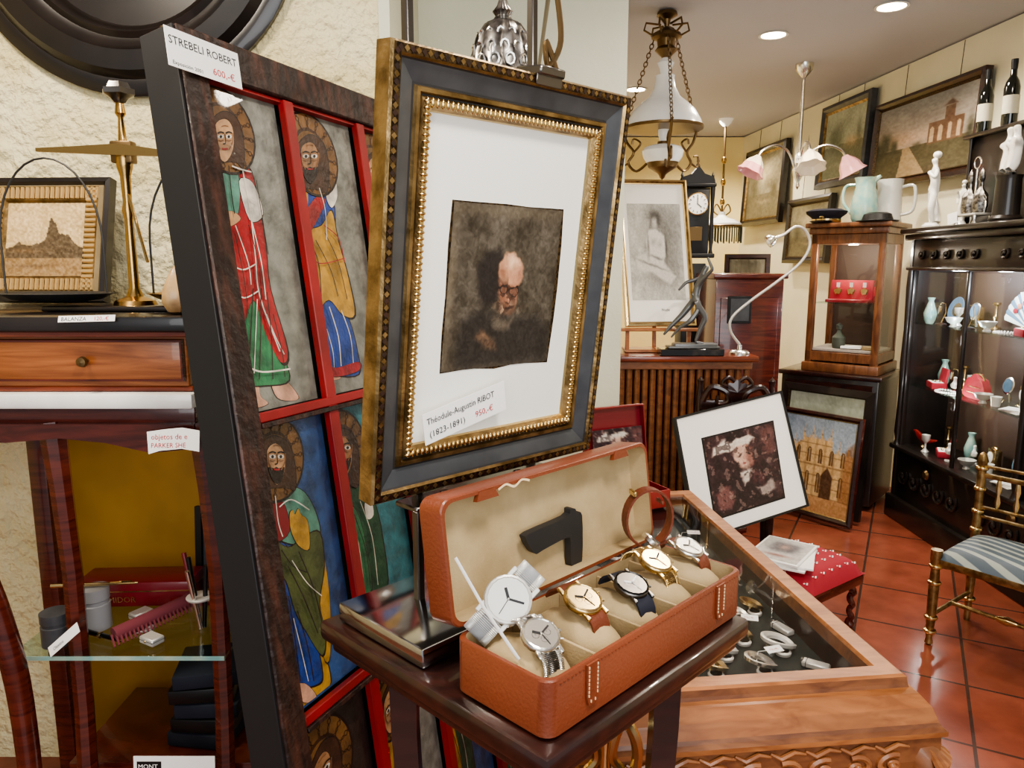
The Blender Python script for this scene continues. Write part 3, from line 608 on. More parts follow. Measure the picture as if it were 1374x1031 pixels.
def saint(S,home,cell,bg,swap=None):
    (hx0,hx1),(hy0,hy1)=colx[home[0]],rowy[home[1]];(x0,x1),(y0,y1)=colx[cell[0]],rowy[cell[1]]
    b.add([(x0,y1,-.022),(x1,y1,-.022),(x1,y0,-.022),(x0,y0,-.022)],[[0,1,2,3]],bg)
    def mp(p):
        q=rect(p);u=(q[0]-hx0)/(hx1-hx0);v=(q[1]-hy0)/(hy1-hy0);u=min(max(u,.01),.99);v=min(max(v,.01),.99)
        return (x0+u*(x1-x0),y0+v*(y1-y0))
    z=-.0215
    for it in S:
        z+=.0003
        if it[0]=='f':
            (cx,cy),s,beard=it[1:]
            if beard: z+=.0003;b.poly([mp(q) for q in catmull([(cx-9*s,cy+12*s),(cx-3*s,cy+13*s),(cx,cy+11.5*s),(cx+3*s,cy+13*s),(cx+9*s,cy+12*s),(cx+6*s,cy+25*s),(cx+1*s,cy+31*s),(cx-5*s,cy+25*s)],3)],-.0218,z,'sdark')
            for e in(-1,1):
                ex=cx+e*4.6*s;b.poly([mp((ex+3.5*s*math.cos(a),cy+2.4*s*math.sin(a))) for a in np.linspace(0,6.28,12,endpoint=False)],-.0218,z+.0003,'swhite')
                b.poly([mp((ex+1.5*s*math.cos(a),cy+1.9*s*math.sin(a))) for a in np.linspace(0,6.28,8,endpoint=False)],-.0218,z+.0006,'sdark')
                b.stroke([mp((ex-3.8*s,cy-4*s)),mp((ex,cy-5.5*s)),mp((ex+3.8*s,cy-4*s))],.0028,z,z+.0006,'sdark');b.stroke([mp((ex-3*s,cy+4*s)),mp((ex,cy+5*s)),mp((ex+3*s,cy+4*s))],.0016,z,z+.0006,'sshade')
                b.stroke([mp((cx+e*9.5*s,cy-4*s)),mp((cx+e*9*s,cy+6*s)),mp((cx+e*5*s,cy+15*s))],.0026,z,z+.0005,'sshade')
            b.stroke([mp((cx-4*s,cy-12*s)),mp((cx,cy-13*s)),mp((cx+4*s,cy-12*s))],.0016,z,z+.0006,'sshade')
            b.stroke([mp((cx,cy-3*s)),mp((cx+.8*s,cy+7*s)),mp((cx-2.2*s,cy+8.5*s))],.0022,z,z+.0006,'sdark');b.stroke([mp((cx-3.4*s,cy+14*s)),mp((cx,cy+14.6*s)),mp((cx+3.4*s,cy+14*s))],.0032,z,z+.0008,'sred')
            z+=.0008;continue
        m=it[1]
        if swap: m=swap.get(m,m)
        if it[0]=='p':
            if m not in('sdark',):
                gx=sum(k[0] for k in it[2])/len(it[2]);gy=sum(k[1] for k in it[2])/len(it[2])
                b.poly([mp(q) for q in catmull([((p[0]-gx)*1.05+gx,(p[1]-gy)*1.03+gy) for p in it[2]],4)],-.0218,z-.0001,'sdark')
            b.poly([mp(q) for q in catmull(it[2],4)],-.0218,z,m)
        elif it[0]=='s': b.stroke([mp(q) for q in it[2]],it[3]*.0019,z,z,m)
        else:
            cx,cy=mp(it[2]);sc=.0024*it[3]
            for k,(rr,mm) in enumerate(((1,'sdark'),(.94,m),(.62,'shalo2'),(.54,m))):
                b.poly([(min(max(cx+sc*rr*.98*math.cos(a),x0+.002),x1-.002),min(cy+sc*rr*math.sin(a),y0-.004)) for a in np.linspace(0,2*math.pi,28,endpoint=False)],-.0218,z+.0001*k,mm)
            for k in range(30):
                a=k*math.pi/15;g=.14*(1 if k%2 else -1);pp=[(cx+sc*r_*math.cos(a+g*f_),cy+sc*r_*math.sin(a+g*f_)) for r_,f_ in((.58,0),(.72,1),(.84,.3),(.92,1))];pp=[(min(max(x_,x0+.002),x1-.002),min(y_,y0-.006)) for x_,y_ in pp];b.stroke(pp,.0020,z,z+.0005,'shalo2')
            z+=.0005
saint(S1,(0,0),(0,0),'bgg');saint(S2,(1,0),(1,0),'bgg');saint(S3,(0,1),(0,1),'bgb');saint(S4,(1,1),(1,1),'bgt')
sw={'sred':'sblue','sgreen':'sred','steal':'syel'};sw2={'sblue':'sgreen','syel':'sred'}
saint(S1,(0,0),(2,0),'bgt',sw);saint(S2,(1,0),(3,0),'bgg',sw2);saint(S3,(0,1),(2,1),'bgg',sw2);saint(S1,(0,0),(3,1),'bgb')
saint(S2,(1,0),(0,2),'bgd',sw2);saint(S1,(0,0),(1,2),'bgg',sw);saint(S4,(1,1),(2,2),'bgb',{'sgreen':'syel'});saint(S3,(0,1),(3,2),'bgt',sw2)
LM=T((-.092,-.012,.014))@RZ(-3)@Matrix.Diagonal((1.28,1.15,1,1))
b.poly([(0,0),(.124,0),(.124,.056),(0,.056)],0,.001,'paper',M=LM@RZ(2));b.text('STREBELI ROBERT',.0168,.004,.033,.0016,'textblk',M=LM@RZ(2),sx=.86);b.text('600,-€',.015,.072,.008,.0016,'textred',M=LM@RZ(2));b.text('Exposición 2001',.0075,.006,.004,.0016,'textblk',M=LM@RZ(2))
b.done()

# ---------------------------------------------------------------- left writing cabinet
b=B('writing_cabinet')
X0,X1=-1.75,-.69;Wc=X1-X0;cx=(X0+X1)/2
b.box((cx,1.83,1.422),(Wc,.5,.034),'ebony',.006);b.box((cx+.005,1.83,1.400),(Wc-.02,.48,.012),'mahogx',.002)
b.box((cx,1.84,1.34),(Wc-.03,.46,.115),'orangewood',.003)
for xa,xb in((-1.30,-.715),):
    b.box(((xa+xb)/2,1.604,1.342),(xb-xa,.012,.085),'orangewood',.004);b.frame(xb-xa+.008,.093,[(0,0),(.002,.01),(.006,.01),(.007,0)],'mahog',M=basis((xa-.004,1.607,1.3885),(1,0,0),(0,0,1),(0,-1,0)))
b.lathe([(.004,0),(.005,.012),(.012,.018),(.010,.026),(0,.028)],(0,0,0),'brassd',M=basis((-.918,1.598,1.342),(1,0,0),(0,0,1),(0,-1,0)))
b.box((cx,1.84,1.279),(Wc-.01,.47,.012),'mahogx',.003)
b.box((cx,1.83,1.255),(Wc,.50,.034),'marble',.006)
b.box((cx,1.85,1.215),(Wc-.03,.45,.05),'mahog',.006)
b.poly([(X0,1.20),(X1-.01,1.20),(X1-.01,1.145),(-.80,1.135),(-.9,1.158),(-1.0,1.168),(-1.12,1.158),(-1.25,1.165),(-1.5,1.13),(X0,1.12)],0,.02,'mahog',M=basis((0,1.625,0),(1,0,0),(0,0,1),(0,-1,0)))
for x in(-1.035,-.70):
    b.tube([(x,1.64,1.2),(x+.01,1.635,1.05),(x+.02,1.63,.85),(x+.01,1.64,.5),(x-.01,1.64,0)],[.03,.024,.022,.022,.026],'mahog',8)
b.box((-1.30,2.0,.6),(.05,.05,1.2),'mahog',.006)
b.box((-1.0,2.10,.62),(.60,.012,1.1),'ochre',0)
b.box((-.88,1.86,.30),(.46,.34,.03),'mahog',.004)
b.done()
b=B('curved_chair_leg');b.tube(catmull([(-1.15,1.50,1.07),(-1.135,1.50,.95),(-1.10,1.50,.8),(-1.075,1.50,.6),(-1.08,1.50,.3),(-1.12,1.48,0)],5,False),[.012,.022,.026,.024,.026],'mahog',10);b.tube([(-1.16,1.50,1.05),(-1.3,1.50,1.08),(-1.5,1.5,1.05)],.02,'mahog',8);b.tube(catmull([(-1.5,1.5,1.05),(-1.52,1.5,.7),(-1.5,1.5,.3),(-1.48,1.48,0)],5,False),.024,'mahog',8);b.done()
b=B('lamp_cord');b.tube(catmull([(-1.36,2.13,1.32),(-1.30,2.13,1.12),(-1.22,2.13,1.0),(-1.12,2.13,.95)],6,False),.006,'black',6);b.done()
b=B('glass_shelf');b.box((-.915,1.80,.648),(.50,.40,.010),'glassb',.001);b.box((-.915,1.599,.648),(.50,.002,.010),'teal',0)
b.done()
Z=.654
b=B('leather_case_box');b.box((-1.0,1.90,Z+.035),(.30,.11,.07),'burg',.008,rot=3);b.box((-1.0,1.90,Z+.045),(.303,.113,.003),'goldb',0,rot=3);b.text('HUMIDOR',.022,-.04,.006,.0,'goldb',M=basis((-1.0,1.842,Z+.010),(1,.05,0),(0,0,1),(0,-1,0)),al='CENTER');b.done()
for x,y,h in((-1.035,1.74,.105),(-1.085,1.66,.08)):
    b=B('lens_canister');b.lathe([(.034,0),(.034,h*.6),(.031,h*.62),(.031,h*.7),(.034,h*.72),(.034,h),(.03,h),(0,h)],(x,y,Z),'greyplastic' if h>.1 else 'slate');b.done()
b=B('gold_pen');b.cyl((-1.13,1.725,Z+.115),(-.93,1.75,Z+.112),.006,'goldb',.003);b.tube([(-.99,1.737,Z+.118),(-.96,1.732,Z+.122),(-.945,1.746,Z+.118),(-.97,1.752,Z+.114)],.002,'goldb',6,True);b.done()
b=B('price_tag',plane((-1.07,1.60,Z+.02),(-.995,1.59,Z+.085),(-1.055,1.585,Z+.0)));b.poly([(0,0),(.105,0),(.105,-.024),(0,-.024)],0,.001,'paper');b.text('Objetos',.011,.015,-.017,.0015,'textblk');b.done()
b=B('fringed_roll');b.cyl((-.95,1.66,Z+.02),(-.82,1.82,Z+.04),.018,'rug_fringe')
for i in range(22):
    t=i/21;p=Vector((-.95,1.66,Z+.02)).lerp(Vector((-.82,1.82,Z+.04)),t);b.cyl(p+Vector((0,-.01,.005)),p+Vector((.02,-.035,-.012)),.0025,'rug_fringe',n=5)
b.done()
b=B('glass_tumbler_of_pens');b.lathe([(.026,0),(.032,.09),(.030,.09),(.024,.006),(0,.006)],(-.765,1.72,Z),'glass',24);b.lathe([(.031,.086),(.0325,.09),(.031,.092)],(-.765,1.72,Z),'silverw',24)
for i,(dx,dy,m) in enumerate(((.01,0,'black'),(-.012,.01,'burg'),(.0,-.012,'silver'),(-.004,.0,'black'))):
    b.cyl((-.765+dx*.6,1.72+dy*.6,Z+.01),(-.765+dx*3-.01,1.72+dy*3,Z+.17+.02*(i%2)),.005,m,.006,n=10)
b.done()
for i,(x,y,a) in enumerate(((-.91,1.72,20),(-.86,1.66,-30),(-.95,1.79,60))):
    b=B('silver_cufflink_box',T((x,y,Z))@RZ(a));b.box((0,0,.01),(.05,.035,.018),'silverw',.003);b.box((0,0,.0115),(.0505,.0355,.001),'slated',0);b.ball((0,-.018,.011),.003,'goldb',8);b.done()
b=B('red_pen_case',T((-.83,1.87,Z))@RZ(14));b.box((0,0,.014),(.15,.05,.026),'redcase',.005);b.box((0,0,.016),(.151,.051,.0015),'goldb',0);b.ball((0,-.026,.016),.004,'goldb',8);b.done()
b=B('fountain_pen',T((-.99,1.68,Z))@RZ(-22));b.cyl((-.06,0,.008),(.06,0,.008),.007,'blackg',.005,n=12);b.cyl((-.01,0,.008),(-.004,0,.008),.0078,'goldb',n=12);b.cyl((.06,0,.008),(.075,0,.008),.004,'goldb',.001,n=8);b.done()
b=B('black_photo_frame',plane((-.88,1.99,Z+.23),(-.73,1.97,Z+.23),(-.88,1.97,Z)));b.frame(.15,.23,[(0,-.01),(0,.005),(.018,.005),(.02,0)],'black');b.box((.075,-.115,-.008),(.145,.225,.006),'black',0);b.add([(.02,-.02,-.002),(.13,-.02,-.002),(.13,-.21,-.002),(.02,-.21,-.002)],[[0,3,2,1]],'slate');b.done()
b=B('stack_of_boxes')
for i in range(5): b.box((-.80+.008*(i%3),1.82,.337+.042*i),(.16,.16,.038),'black' if i%2 else 'navy',.004,rot=5*i-8)
b.done()
b=B('pen_brand_sign',plane((-.885,1.58,.412),(-.705,1.58,.412),(-.885,1.56,.22)));b.poly([(0,0),(.19,0),(.19,-.19),(0,-.19)],-.002,0,'paper');b.poly([(.008,-.012),(.065,-.012),(.065,-.052),(.008,-.052)],0,.001,'black');b.text('MONT',.0155,.011,-.029,.0015,'paper');b.text('BLANC',.0155,.011,-.046,.0015,'paper');b.done()
b=B('small_sign',plane((-.800,1.598,1.19),(-.645,1.586,1.195),(-.800,1.586,1.14)))
b.poly([(0,-.005),(.04,.0),(.08,.003),(.12,-.004),(.12,-.05),(.08,-.043),(.03,-.047),(.005,-.054)],0,.002,'paper');b.text('objetos de e',.0165,.010,-.022,.0025,'textred');b.text('PARKER SHE',.0145,.010,-.040,.0025,'textred');b.done()
b=B('desk_label',plane((-.955,1.573,1.440),(-.83,1.573,1.443),(-.955,1.568,1.428)));b.poly([(0,0),(.12,0),(.12,-.014),(0,-.014)],0,.001,'paper');b.text('BALANZA',.012,.006,-.0115,.0015,'textblk');b.text('120,-€',.012,.075,-.0115,.0015,'textred');b.done()
b=B('brass_balance_scale');X,Y,Z0=-.905,1.80,1.44
b.box((X,Y,Z0+.006),(.36,.16,.012),'ebony',.004);b.lathe([(.05,0),(.045,.01),(.02,.02),(.012,.04),(.010,.2),(.014,.22),(.010,.24),(.012,.30),(.018,.32),(.02,.35),(.010,.37),(.006,.43),(.012,.44),(.008,.47)],(X,Y,Z0+.012),'brass',20)
b.box((X,Y,Z0+.365),(.05,.03,.05),'brassd',.004);b.lathe([(.012,0),(.02,.01),(.034,.018),(.034,.03),(.026,.032),(.02,.045),(0,.048)],(X,Y,Z0+.475),'steel',12,flute=.1,fn=6)
b.poly([(-.19,.010),(-.1,.014),(0,.02),(.1,.006),(.19,-.004),(.19,-.012),(0,-.006),(-.19,.002)],-.004,.004,'brass',M=basis((X,Y-.02,Z0+.362),(1,0,0),(0,0,1),(0,-1,0)))
b.box((X+.03,Y-.02,Z0+.19),(.006,.006,.16),'brass',.001,rot=(0,-12,0))
for s in(-1,1):
    px=X+s*.175;arc=[(px-.12*math.cos(a)*1.0,Y-.02,Z0+.16+.19*math.sin(a)) for a in np.linspace(0,math.pi,17)]
    b.tube([(px-.12,Y-.02,Z0+.035)]+arc+[(px+.12,Y-.02,Z0+.035)],.0025,'slated',6)
    b.lathe([(0,.02),(.06,.02),(.1,.026),(.13,.04),(.125,.042),(.09,.03),(0,.025)],(px,Y-.02,Z0+.0),'slated' if s<0 else 'brass',30,sq=(1,.7))
b.done()
b=B('conch_shell');b.lathe([(0,0),(.022,.005),(.034,.025),(.032,.05),(.018,.08),(.008,.10),(0,.105)],(-.735,1.645,1.44),'conch',20,flute=.08,fn=7,sq=(.9,.9));b.done()
b=B('gilt_landscape_painting',plane((-1.42,2.08,1.775),(-1.075,2.06,1.775),(-1.42,2.0,1.445)))
w_,h_=.35,.335
b.frame(w_,h_,[(0,-.02),(0,.01),(.012,.012),(.02,.004),(.026,.016),(.062,.010),(.07,0)],['ebony','ebony','ebony','suede','gold','gold']);b.box((w_/2,-h_/2,-.015),(w_-.01,h_-.01,.01),'ebony',0)
for i in range(22):
    for yy in(-.044,-h_+.044): b.cyl((.03+i*.0138,yy-.015,.014),(.03+i*.0138,yy+.015,.014),.0055,'giltrib',n=6)
    if i<20:
        for xx in(.044,w_-.044): b.cyl((xx-.015,-.035-i*.0138,.014),(xx+.015,-.035-i*.0138,.014),.0055,'giltrib',n=6)
b.art(.068,-.068,w_-.136,h_-.136,.004,a_sepia,'art',80,80);b.done()
b=B('round_wall_mirror_frame',basis((-1.02,2.147,2.46),(1,0,0),(0,0,1),(0,-1,0)))
b.lathe([(.46,0),(.462,.02),(.44,.032),(.42,.03),(.40,.05),(.35,.055),(.33,.035),(.315,.03),(.30,.04),(.285,.03),(.275,.005)],(0,0,0),'ebony',72);b.lathe([(0,.004),(.28,.004)],(0,0,0),'suede',40);b.lathe([(0,.007),(.21,.007)],(0,0,0),'stone',40)
b.done()
b=B('silver_sanctuary_lamp');o=(-.018,1.56,1.905)
b.lathe([(.066,0),(.07,.008),(.064,.016),(.062,.05),(.052,.085),(.036,.108),(.02,.116),(.014,.124),(.02,.132),(.012,.142),(.006,.16),(.012,.168),(0,.178)],o,'silverd',40,flute=.03,fn=20)
for r,z in((.066,.03),(.060,.055),(.05,.08)):
    for k in range(14):
        a=2*math.pi*k/14+z*30;b.tube([(o[0]+r*math.cos(a+.13*math.cos(t)),o[1]+r*math.sin(a+.13*math.cos(t)),o[2]+z+.011*math.sin(t)) for t in np.linspace(0,6.28,9)[:-1]],.0025,'silver',5,True)
b.cyl((o[0],o[1],o[2]+.17),(o[0],o[1],2.87),.003,'brassd',n=8)
b.done()
b=B('brass_scroll_bracket');b.tube(catmull([(.09,1.62,2.1),(.10,1.62,2.0),(.075,1.62,1.95),(.07,1.62,2.0),(.095,1.62,1.93),(.10,1.62,1.87),(.07,1.62,1.85),(.065,1.62,1.88)],6,False),.006,'brassd',8);b.tube([(.09,1.62,2.1),(.09,1.9,2.2),(.09,2.80,2.2)],.006,'brassd',8);b.done()

# ---------------------------------------------------------------- glass display table
DM=basis((.115,1.278,0),(.9935,.1135,0),(-.1135,.9935,0),(0,0,1))
b=B('carved_display_table',DM);w_,d_=.665,1.22
pr=[(.046,.712),(.046,.742),(.042,.750),(.006,.752),(0,.748),(-.002,.735),(-.004,.728),(-.016,.722),(-.034,.702),(-.044,.675),(-.048,.668),(-.056,.662),(-.056,.652),(-.048,.648),(-.05,.60),(-.04,.545),(-.02,.54),(.01,.54)]
def sweep(bb,w,d,prof,m,M=None):
    for i in range(len(prof)-1):
        v=[]
        for (q,z) in prof[i:i+2]: v+=[(q,q,z),(w-q,q,z),(w-q,d-q,z),(q,d-q,z)]
        bb.add(v,[[j,4+j,4+(j+1)%4,(j+1)%4][::1] for j in range(4)],m if isinstance(m,str) else m[i],False,M=M)
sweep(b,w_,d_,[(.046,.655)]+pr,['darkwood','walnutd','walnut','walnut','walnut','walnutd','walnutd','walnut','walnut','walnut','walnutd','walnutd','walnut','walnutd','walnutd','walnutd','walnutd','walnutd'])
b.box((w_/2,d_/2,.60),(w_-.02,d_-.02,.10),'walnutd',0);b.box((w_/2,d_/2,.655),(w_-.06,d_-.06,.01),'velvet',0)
b.box((w_/2,d_/2,.746),(w_-.09,d_-.09,.004),'glass',0)
def scroll(bb,cx,cy,z,s,fl,M,r=.006,m='walnut'):
    P=[(cx+fl*s*(.1+.9*t)*math.cos(5.2*t*1.6),cy,z+s*(.1+.9*t)*.75*math.sin(5.2*t*1.6)) for t in np.linspace(0,1,22)]
    bb.tube(P,[r*.8,r,r*1.1],m,6,M=M)
nS=9
for i in range(nS):
    x=.02+(w_-.04)*(i+.5)/nS
    scroll(b,x,-.052,.60,.030,1 if i%2 else -1,None);b.ball((x,-.056,.60),(.008,.008,.008),'walnut',8)
    b.tube([(x-.035,-.05,.565),(x,-.055,.553),(x+.035,-.05,.565)],[.004,.008,.004],'walnut',6)
    b.tube([(x-.035,-.05,.64),(x-.015,-.053,.630),(x+.01,-.053,.642),(x+.035,-.05,.634)],[.003,.006,.003],'walnut',6)
for i in range(14):
    y=.03+(d_-.06)*(i+.5)/14;scroll(b,0,0,.60,.03,1 if i%2 else -1,basis((w_+.052,y,0),(0,1,0),(-1,0,0),(0,0,1)))
for x,y,sx,sy in((0,0,-1,-1),(w_,0,1,-1),(0,d_,-1,1),(w_,d_,1,1)):
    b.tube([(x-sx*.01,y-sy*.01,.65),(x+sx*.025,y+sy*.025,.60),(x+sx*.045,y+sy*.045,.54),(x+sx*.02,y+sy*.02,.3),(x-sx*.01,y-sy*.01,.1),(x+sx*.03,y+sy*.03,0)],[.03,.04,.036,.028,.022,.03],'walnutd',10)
    for k in range(5): a=math.atan2(sy,sx)+(k-2)*.3;b.tube([(x+sx*.02,y+sy*.02,.645),(x+sx*.02+.055*math.cos(a),y+sy*.02+.055*math.sin(a),.60),(x+sx*.02+.05*math.cos(a),y+sy*.02+.05*math.sin(a),.54)],[.004,.008,.004],'walnut',6)
b.done()
def dpt(x,y,z=.661): return DM@T((x,y,z))
k=0
for x,y,r in((.40,.27,.03),(.47,.33,.026),(.46,.20,.03),(.54,.28,.034),(.35,.20,.028),(.50,.43,.03),(.42,.39,.028),(.56,.47,.026)):
    b=B('bracelet_watch',dpt(x,y,.664));b.tube([(r*math.cos(a),r*.8*math.sin(a),.003+.022*abs(math.sin(a*.5))) for a in np.linspace(0,6.28,25)[:-1]],.006,['silverw','goldb','silver'][k%3],6,True,sx=1.6)
    b.lathe([(0,0),(.017,0),(.018,.006),(.014,.009),(0,.009)],(0,-r*.8,.0),'silverw',20);b.lathe([(0,.0092),(.013,.0092)],(0,-r*.8,.0),'paper',20);b.done();k+=1
for x,y,a in((.30,.10,20),(.40,.12,-30),(.53,.13,10),(.585,.19,50),(.59,.36,20),(.34,.30,-15),(.47,.10,60)):
    b=B('silver_lighter',dpt(x,y,.661)@RZ(a));b.box((0,0,.008),(.024,.058,.014),'silverw',.003);b.box((0,.020,.008),(.0245,.0015,.0145),'slated',0);b.cyl((0,.026,.012),(0,.032,.012),.005,'steel',n=10);b.done()
for x,y,a in((.43,.31,30),(.51,.37,-20),(.38,.24,60),(.5,.68,15),(.58,.95,-10),(.4,.9,30),(.50,.22,10)):
    b=B('price_tag',dpt(x,y,.690)@RZ(a));b.poly([(-.02,-.01),(.02,-.01),(.02,.01),(-.02,.01)],0,.0012,'paper',M=T((0,0,.006))@RX(14));b.text('75,-€',.011,-.014,-.004,.0078,'textred');b.tube([(-.02,0,.006),(-.035,.008,.002),(-.045,0,-.028)],.0008,'white',4);b.done()
for x,y in((.45,.75),(.3,.85),(.55,.8),(.45,.54),(.5,1.0),(.55,.62)):
    b=B('pocket_watch',dpt(x,y,.661));b.lathe([(0,0),(.02,.001),(.024,.006),(.022,.011),(.018,.012)],(0,0,0),'silverw',24);b.lathe([(0,.0122),(.018,.0122)],(0,0,0),'paper',20);b.tube([(.006*math.cos(t),.032+.006*math.sin(t),.006) for t in np.linspace(0,6.28,10)[:-1]],.0015,'silver',5,True)
    b.box((0,.006,.013),(.001,.012,.0006),'black',0);b.box((.004,0,.013),(.008,.001,.0006),'black',0);b.done()
b=B('red_jewelry_case',DM@T((.40,1.06,.752))@RZ(20))
tray(b,.24,.12,.06,.006,.006,'redcase','burg',T((-.12,-.06,0)));tray(b,.24,.26,.035,.006,.006,'redcase','burg',basis((-.12,.095,.06),(1,0,0),(0,.15,.99),(0,-.99,.15)))
b.art(-.1,.0,.2,.16,0,a_mat,'art',30,30,M=basis((0,.085,.25),(1,0,0),(0,.15,.99),(0,-.99,.15)));b.done()
b=B('gilded_scroll_stand')
for s in(-1,1):
    P=catmull([(0,0),(.03,.15),(.012,.36),(.03,.55),(.055,.68),(.03,.74),(.012,.68),(.03,.65)],6,False);b.tube([(.155+s*q[0],1.13,q[1]+.06) for q in P],[.014,.010,.008],'goldb',8)
b.lathe([(.055,0),(.055,.02),(.025,.04),(.012,.2),(.02,.25),(.01,.3),(.012,.6),(.02,.66),(.008,.74),(.014,.78),(0,.80)],(.155,1.13,.0),'goldb');b.done()

# ---------------------------------------------------------------- stool, magazines, leaning matted picture
SM=T((1.22,3.02,0))@RZ(36)
b=B('upholstered_footstool',SM);sw_,sd_=.42,.36
b.box((0,0,.225),(sw_,sd_,.05),'mahog',.006)
v=[];f=[];n=14
for i in range(n+1):
    for j in range(n+1):
        x,y=-1+2*i/n,-1+2*j/n;z=.25+.085*((1-abs(x)**4)*(1-abs(y)**4))**.5;v.append((x*.215,y*.185,z))
for i in range(n):
    for j in range(n): a=i*(n+1)+j;f.append([a,a+n+1,a+n+2,a+1])
b.add(v,f,'redfab',True)
for i in range(7):
    for j in range(7):
        x=-.18+.058*i+(.028 if j%2 else 0);y=-.155+.05*j
        if abs(x)>.19: continue
        xx,yy=x/.215,y/.185;z=.2515+.085*((1-abs(xx)**4)*(1-abs(yy)**4))**.5
        for k in range(3): a=2.1*k;b.ball((x+.007*math.cos(a),y+.007*math.sin(a),z),(.005,.0035,.002),'paper',6)
for x in(-.18,.18):
    for y in(-.15,.15):
        b.tube([(x+.006*math.cos(t*22),y+.006*math.sin(t*22),.2*(1-t)+.01) for t in np.linspace(0,1,30)],[.018,.014,.012,.016],'mahog',8);b.ball((x,y,.016),(.02,.02,.016),'mahog',10)
b.done()
b=B('stack_of_magazines',T((1.14,2.96,.337))@RZ(-32))
for i,(dx,dy,a) in enumerate(((0,0,0),(.01,.008,8),(-.012,.01,-6))):
    b.box((dx,dy,.004+.009*i),(.21,.28,.008),'paper',.001,rot=a)
b.art(-.095,.125,.19,.25,.0275,lambda u,v:Pic(u,v,(190,186,182)).g(.5,.4,.32,.24,(84,80,86),.9,4).g(.5,.38,.12,.12,(180,150,136),.8).g(.5,.8,.3,.06,(120,70,60),.7).n(20,20,3).c,'drw',40,50,M=RZ(-6)@T((-.012,.01,0)));b.done()
b=B('low_side_table',T((.86,3.24,0))@RZ(22));b.box((0,0,.375),(.30,.26,.025),'mahog',.004)
for x in(-.13,.13):
    for y in(-.1,.1): b.lathe([(.016,0),(.02,.03),(.014,.1),(.02,.25),(.014,.34),(.02,.365)],(x,y,0),'mahog',12)
b.done()
MM=plane((.711,3.214,.878),(1.26,3.44,.960),(.766,2.954,.403),False)
b=B('matted_modern_print',MM);w_,h_=.60,.545
b.frame(w_,h_,[(0,-.018),(0,.008),(.010,.008),(.010,0)],'black');b.box((w_/2,-h_/2,-.01),(w_-.004,h_-.004,.01),'black',0);b.add([(.01,-.01,.001),(w_-.01,-.01,.001),(w_-.01,-h_+.01,.001),(.01,-h_+.01,.001)],[[0,3,2,1]],'paper')
q=[rectify(MM,p) for p in((943,590),(1036,567),(1051,667),(960,696))]
b.poly([(p[0]+dx,p[1]+dy) for p,dx,dy in zip(q,(-.008,.008,.008,-.008),(.008,.008,-.008,-.008))],.001,.0025,'black');b.art(0,0,0,0,.003,a_mat,'artg',130,130,quad=q);b.done()

# ---------------------------------------------------------------- radiator cover and things on it
b=B('slatted_radiator_cover');xa,xb=.50,1.215
b.box(((xa+xb)/2,3.86,1.075),(xb-xa+.05,.30,.03),'mahogx',.006);b.box(((xa+xb)/2,3.86,1.04),(xb-xa,.26,.04),'walnutd',.003);b.box(((xa+xb)/2,3.87,.06),(xb-xa,.24,.12),'walnutd',.003);b.box(((xa+xb)/2,3.95,.55),(xb-xa,.06,.98),'mahog',0)
n=18
for i in range(n): x=xa+.02+(xb-xa-.04)*i/(n-1);b.cyl((x,3.76,.12),(x,3.76,1.03),.016,'walnutd',n=8)
b.done()
b=B('framed_figure_drawing')
b.M=basis((.552,4.05,1.985),Vector((.97,.13,-.0)),Vector((-.05,.24,.96)),Vector((.14,-.95,.24)));w_,h_=.385,.79
b.frame(w_,h_,[(0,-.02),(0,.012),(.01,.014),(.018,.004),(.024,.004)],['goldb','goldb','gold','goldb']);b.box((w_/2,-h_/2,-.01),(w_-.004,h_-.004,.012),'walnutd',0);b.add([(.02,-.02,.001),(w_-.02,-.02,.001),(w_-.02,-h_+.02,.001),(.02,-h_+.02,.001)],[[0,3,2,1]],'paper')
b.art(.045,-.13,w_-.09,h_-.27,.003,a_draw,'drw',110,150);b.text('Nude',.02,.2,-h_+.08,.003,'slate');b.done()
b=B('tabletop_easel')
for x in(.60,.92): b.box((x,3.87,1.15),(.02,.02,.12),'walnut',.003)
b.box((.76,3.85,1.212),(.42,.05,.015),'walnut',.003);b.box((.76,3.99,1.29),(.02,.02,.40),'walnut',.003,rot=(-6,0,0));b.box((.76,3.92,1.1),(.34,.14,.015),'walnut',.002);b.done()
b=B('bronze_dancer_statue',T((.925,3.76,1.09)));b.box((-.02,0,.018),(.32,.10,.034),'blackmarble',.003);b.box((.0,0,.048),(.22,.08,.028),'bronze',.008);b.box((-.01,0,.042),(.26,.09,.012),'bronze',.006)
vs=[(-.005,0,.28),(.0,0,.33),(.015,0,.375),(.025,0,.408),(.040,0,.430),(.052,0,.452),
 (.03,-.03,.390),(.06,-.06,.430),(.035,-.05,.490),
 (.02,.03,.385),(-.045,.04,.365),(-.085,.03,.325),
 (-.005,-.02,.265),(.045,-.025,.19),(.015,-.02,.12),(.0,-.02,.068),(.04,-.03,.062),
 (-.015,.02,.265),(-.065,.02,.20),(-.125,.02,.14),(-.155,.02,.10)]
es=[(0,1),(1,2),(2,3),(3,4),(4,5),(2,6),(6,7),(7,8),(2,9),(9,10),(10,11),(0,12),(12,13),(13,14),(14,15),(15,16),(0,17),(17,18),(18,19),(19,20)]
rs=[.026,.020,.026,.010,.017,.012,.012,.009,.006,.012,.009,.006,.020,.016,.012,.008,.007,.020,.016,.011,.006]
b.skin(vs,es,rs,'bronze')
b.tube(catmull([(-.02,.0,.31),(.01,-.02,.25),(-.03,-.03,.18),(-.08,-.01,.14),(-.12,.0,.09)],4,False),[.010,.014,.014,.009,.004],'bronze',8)
b.done()
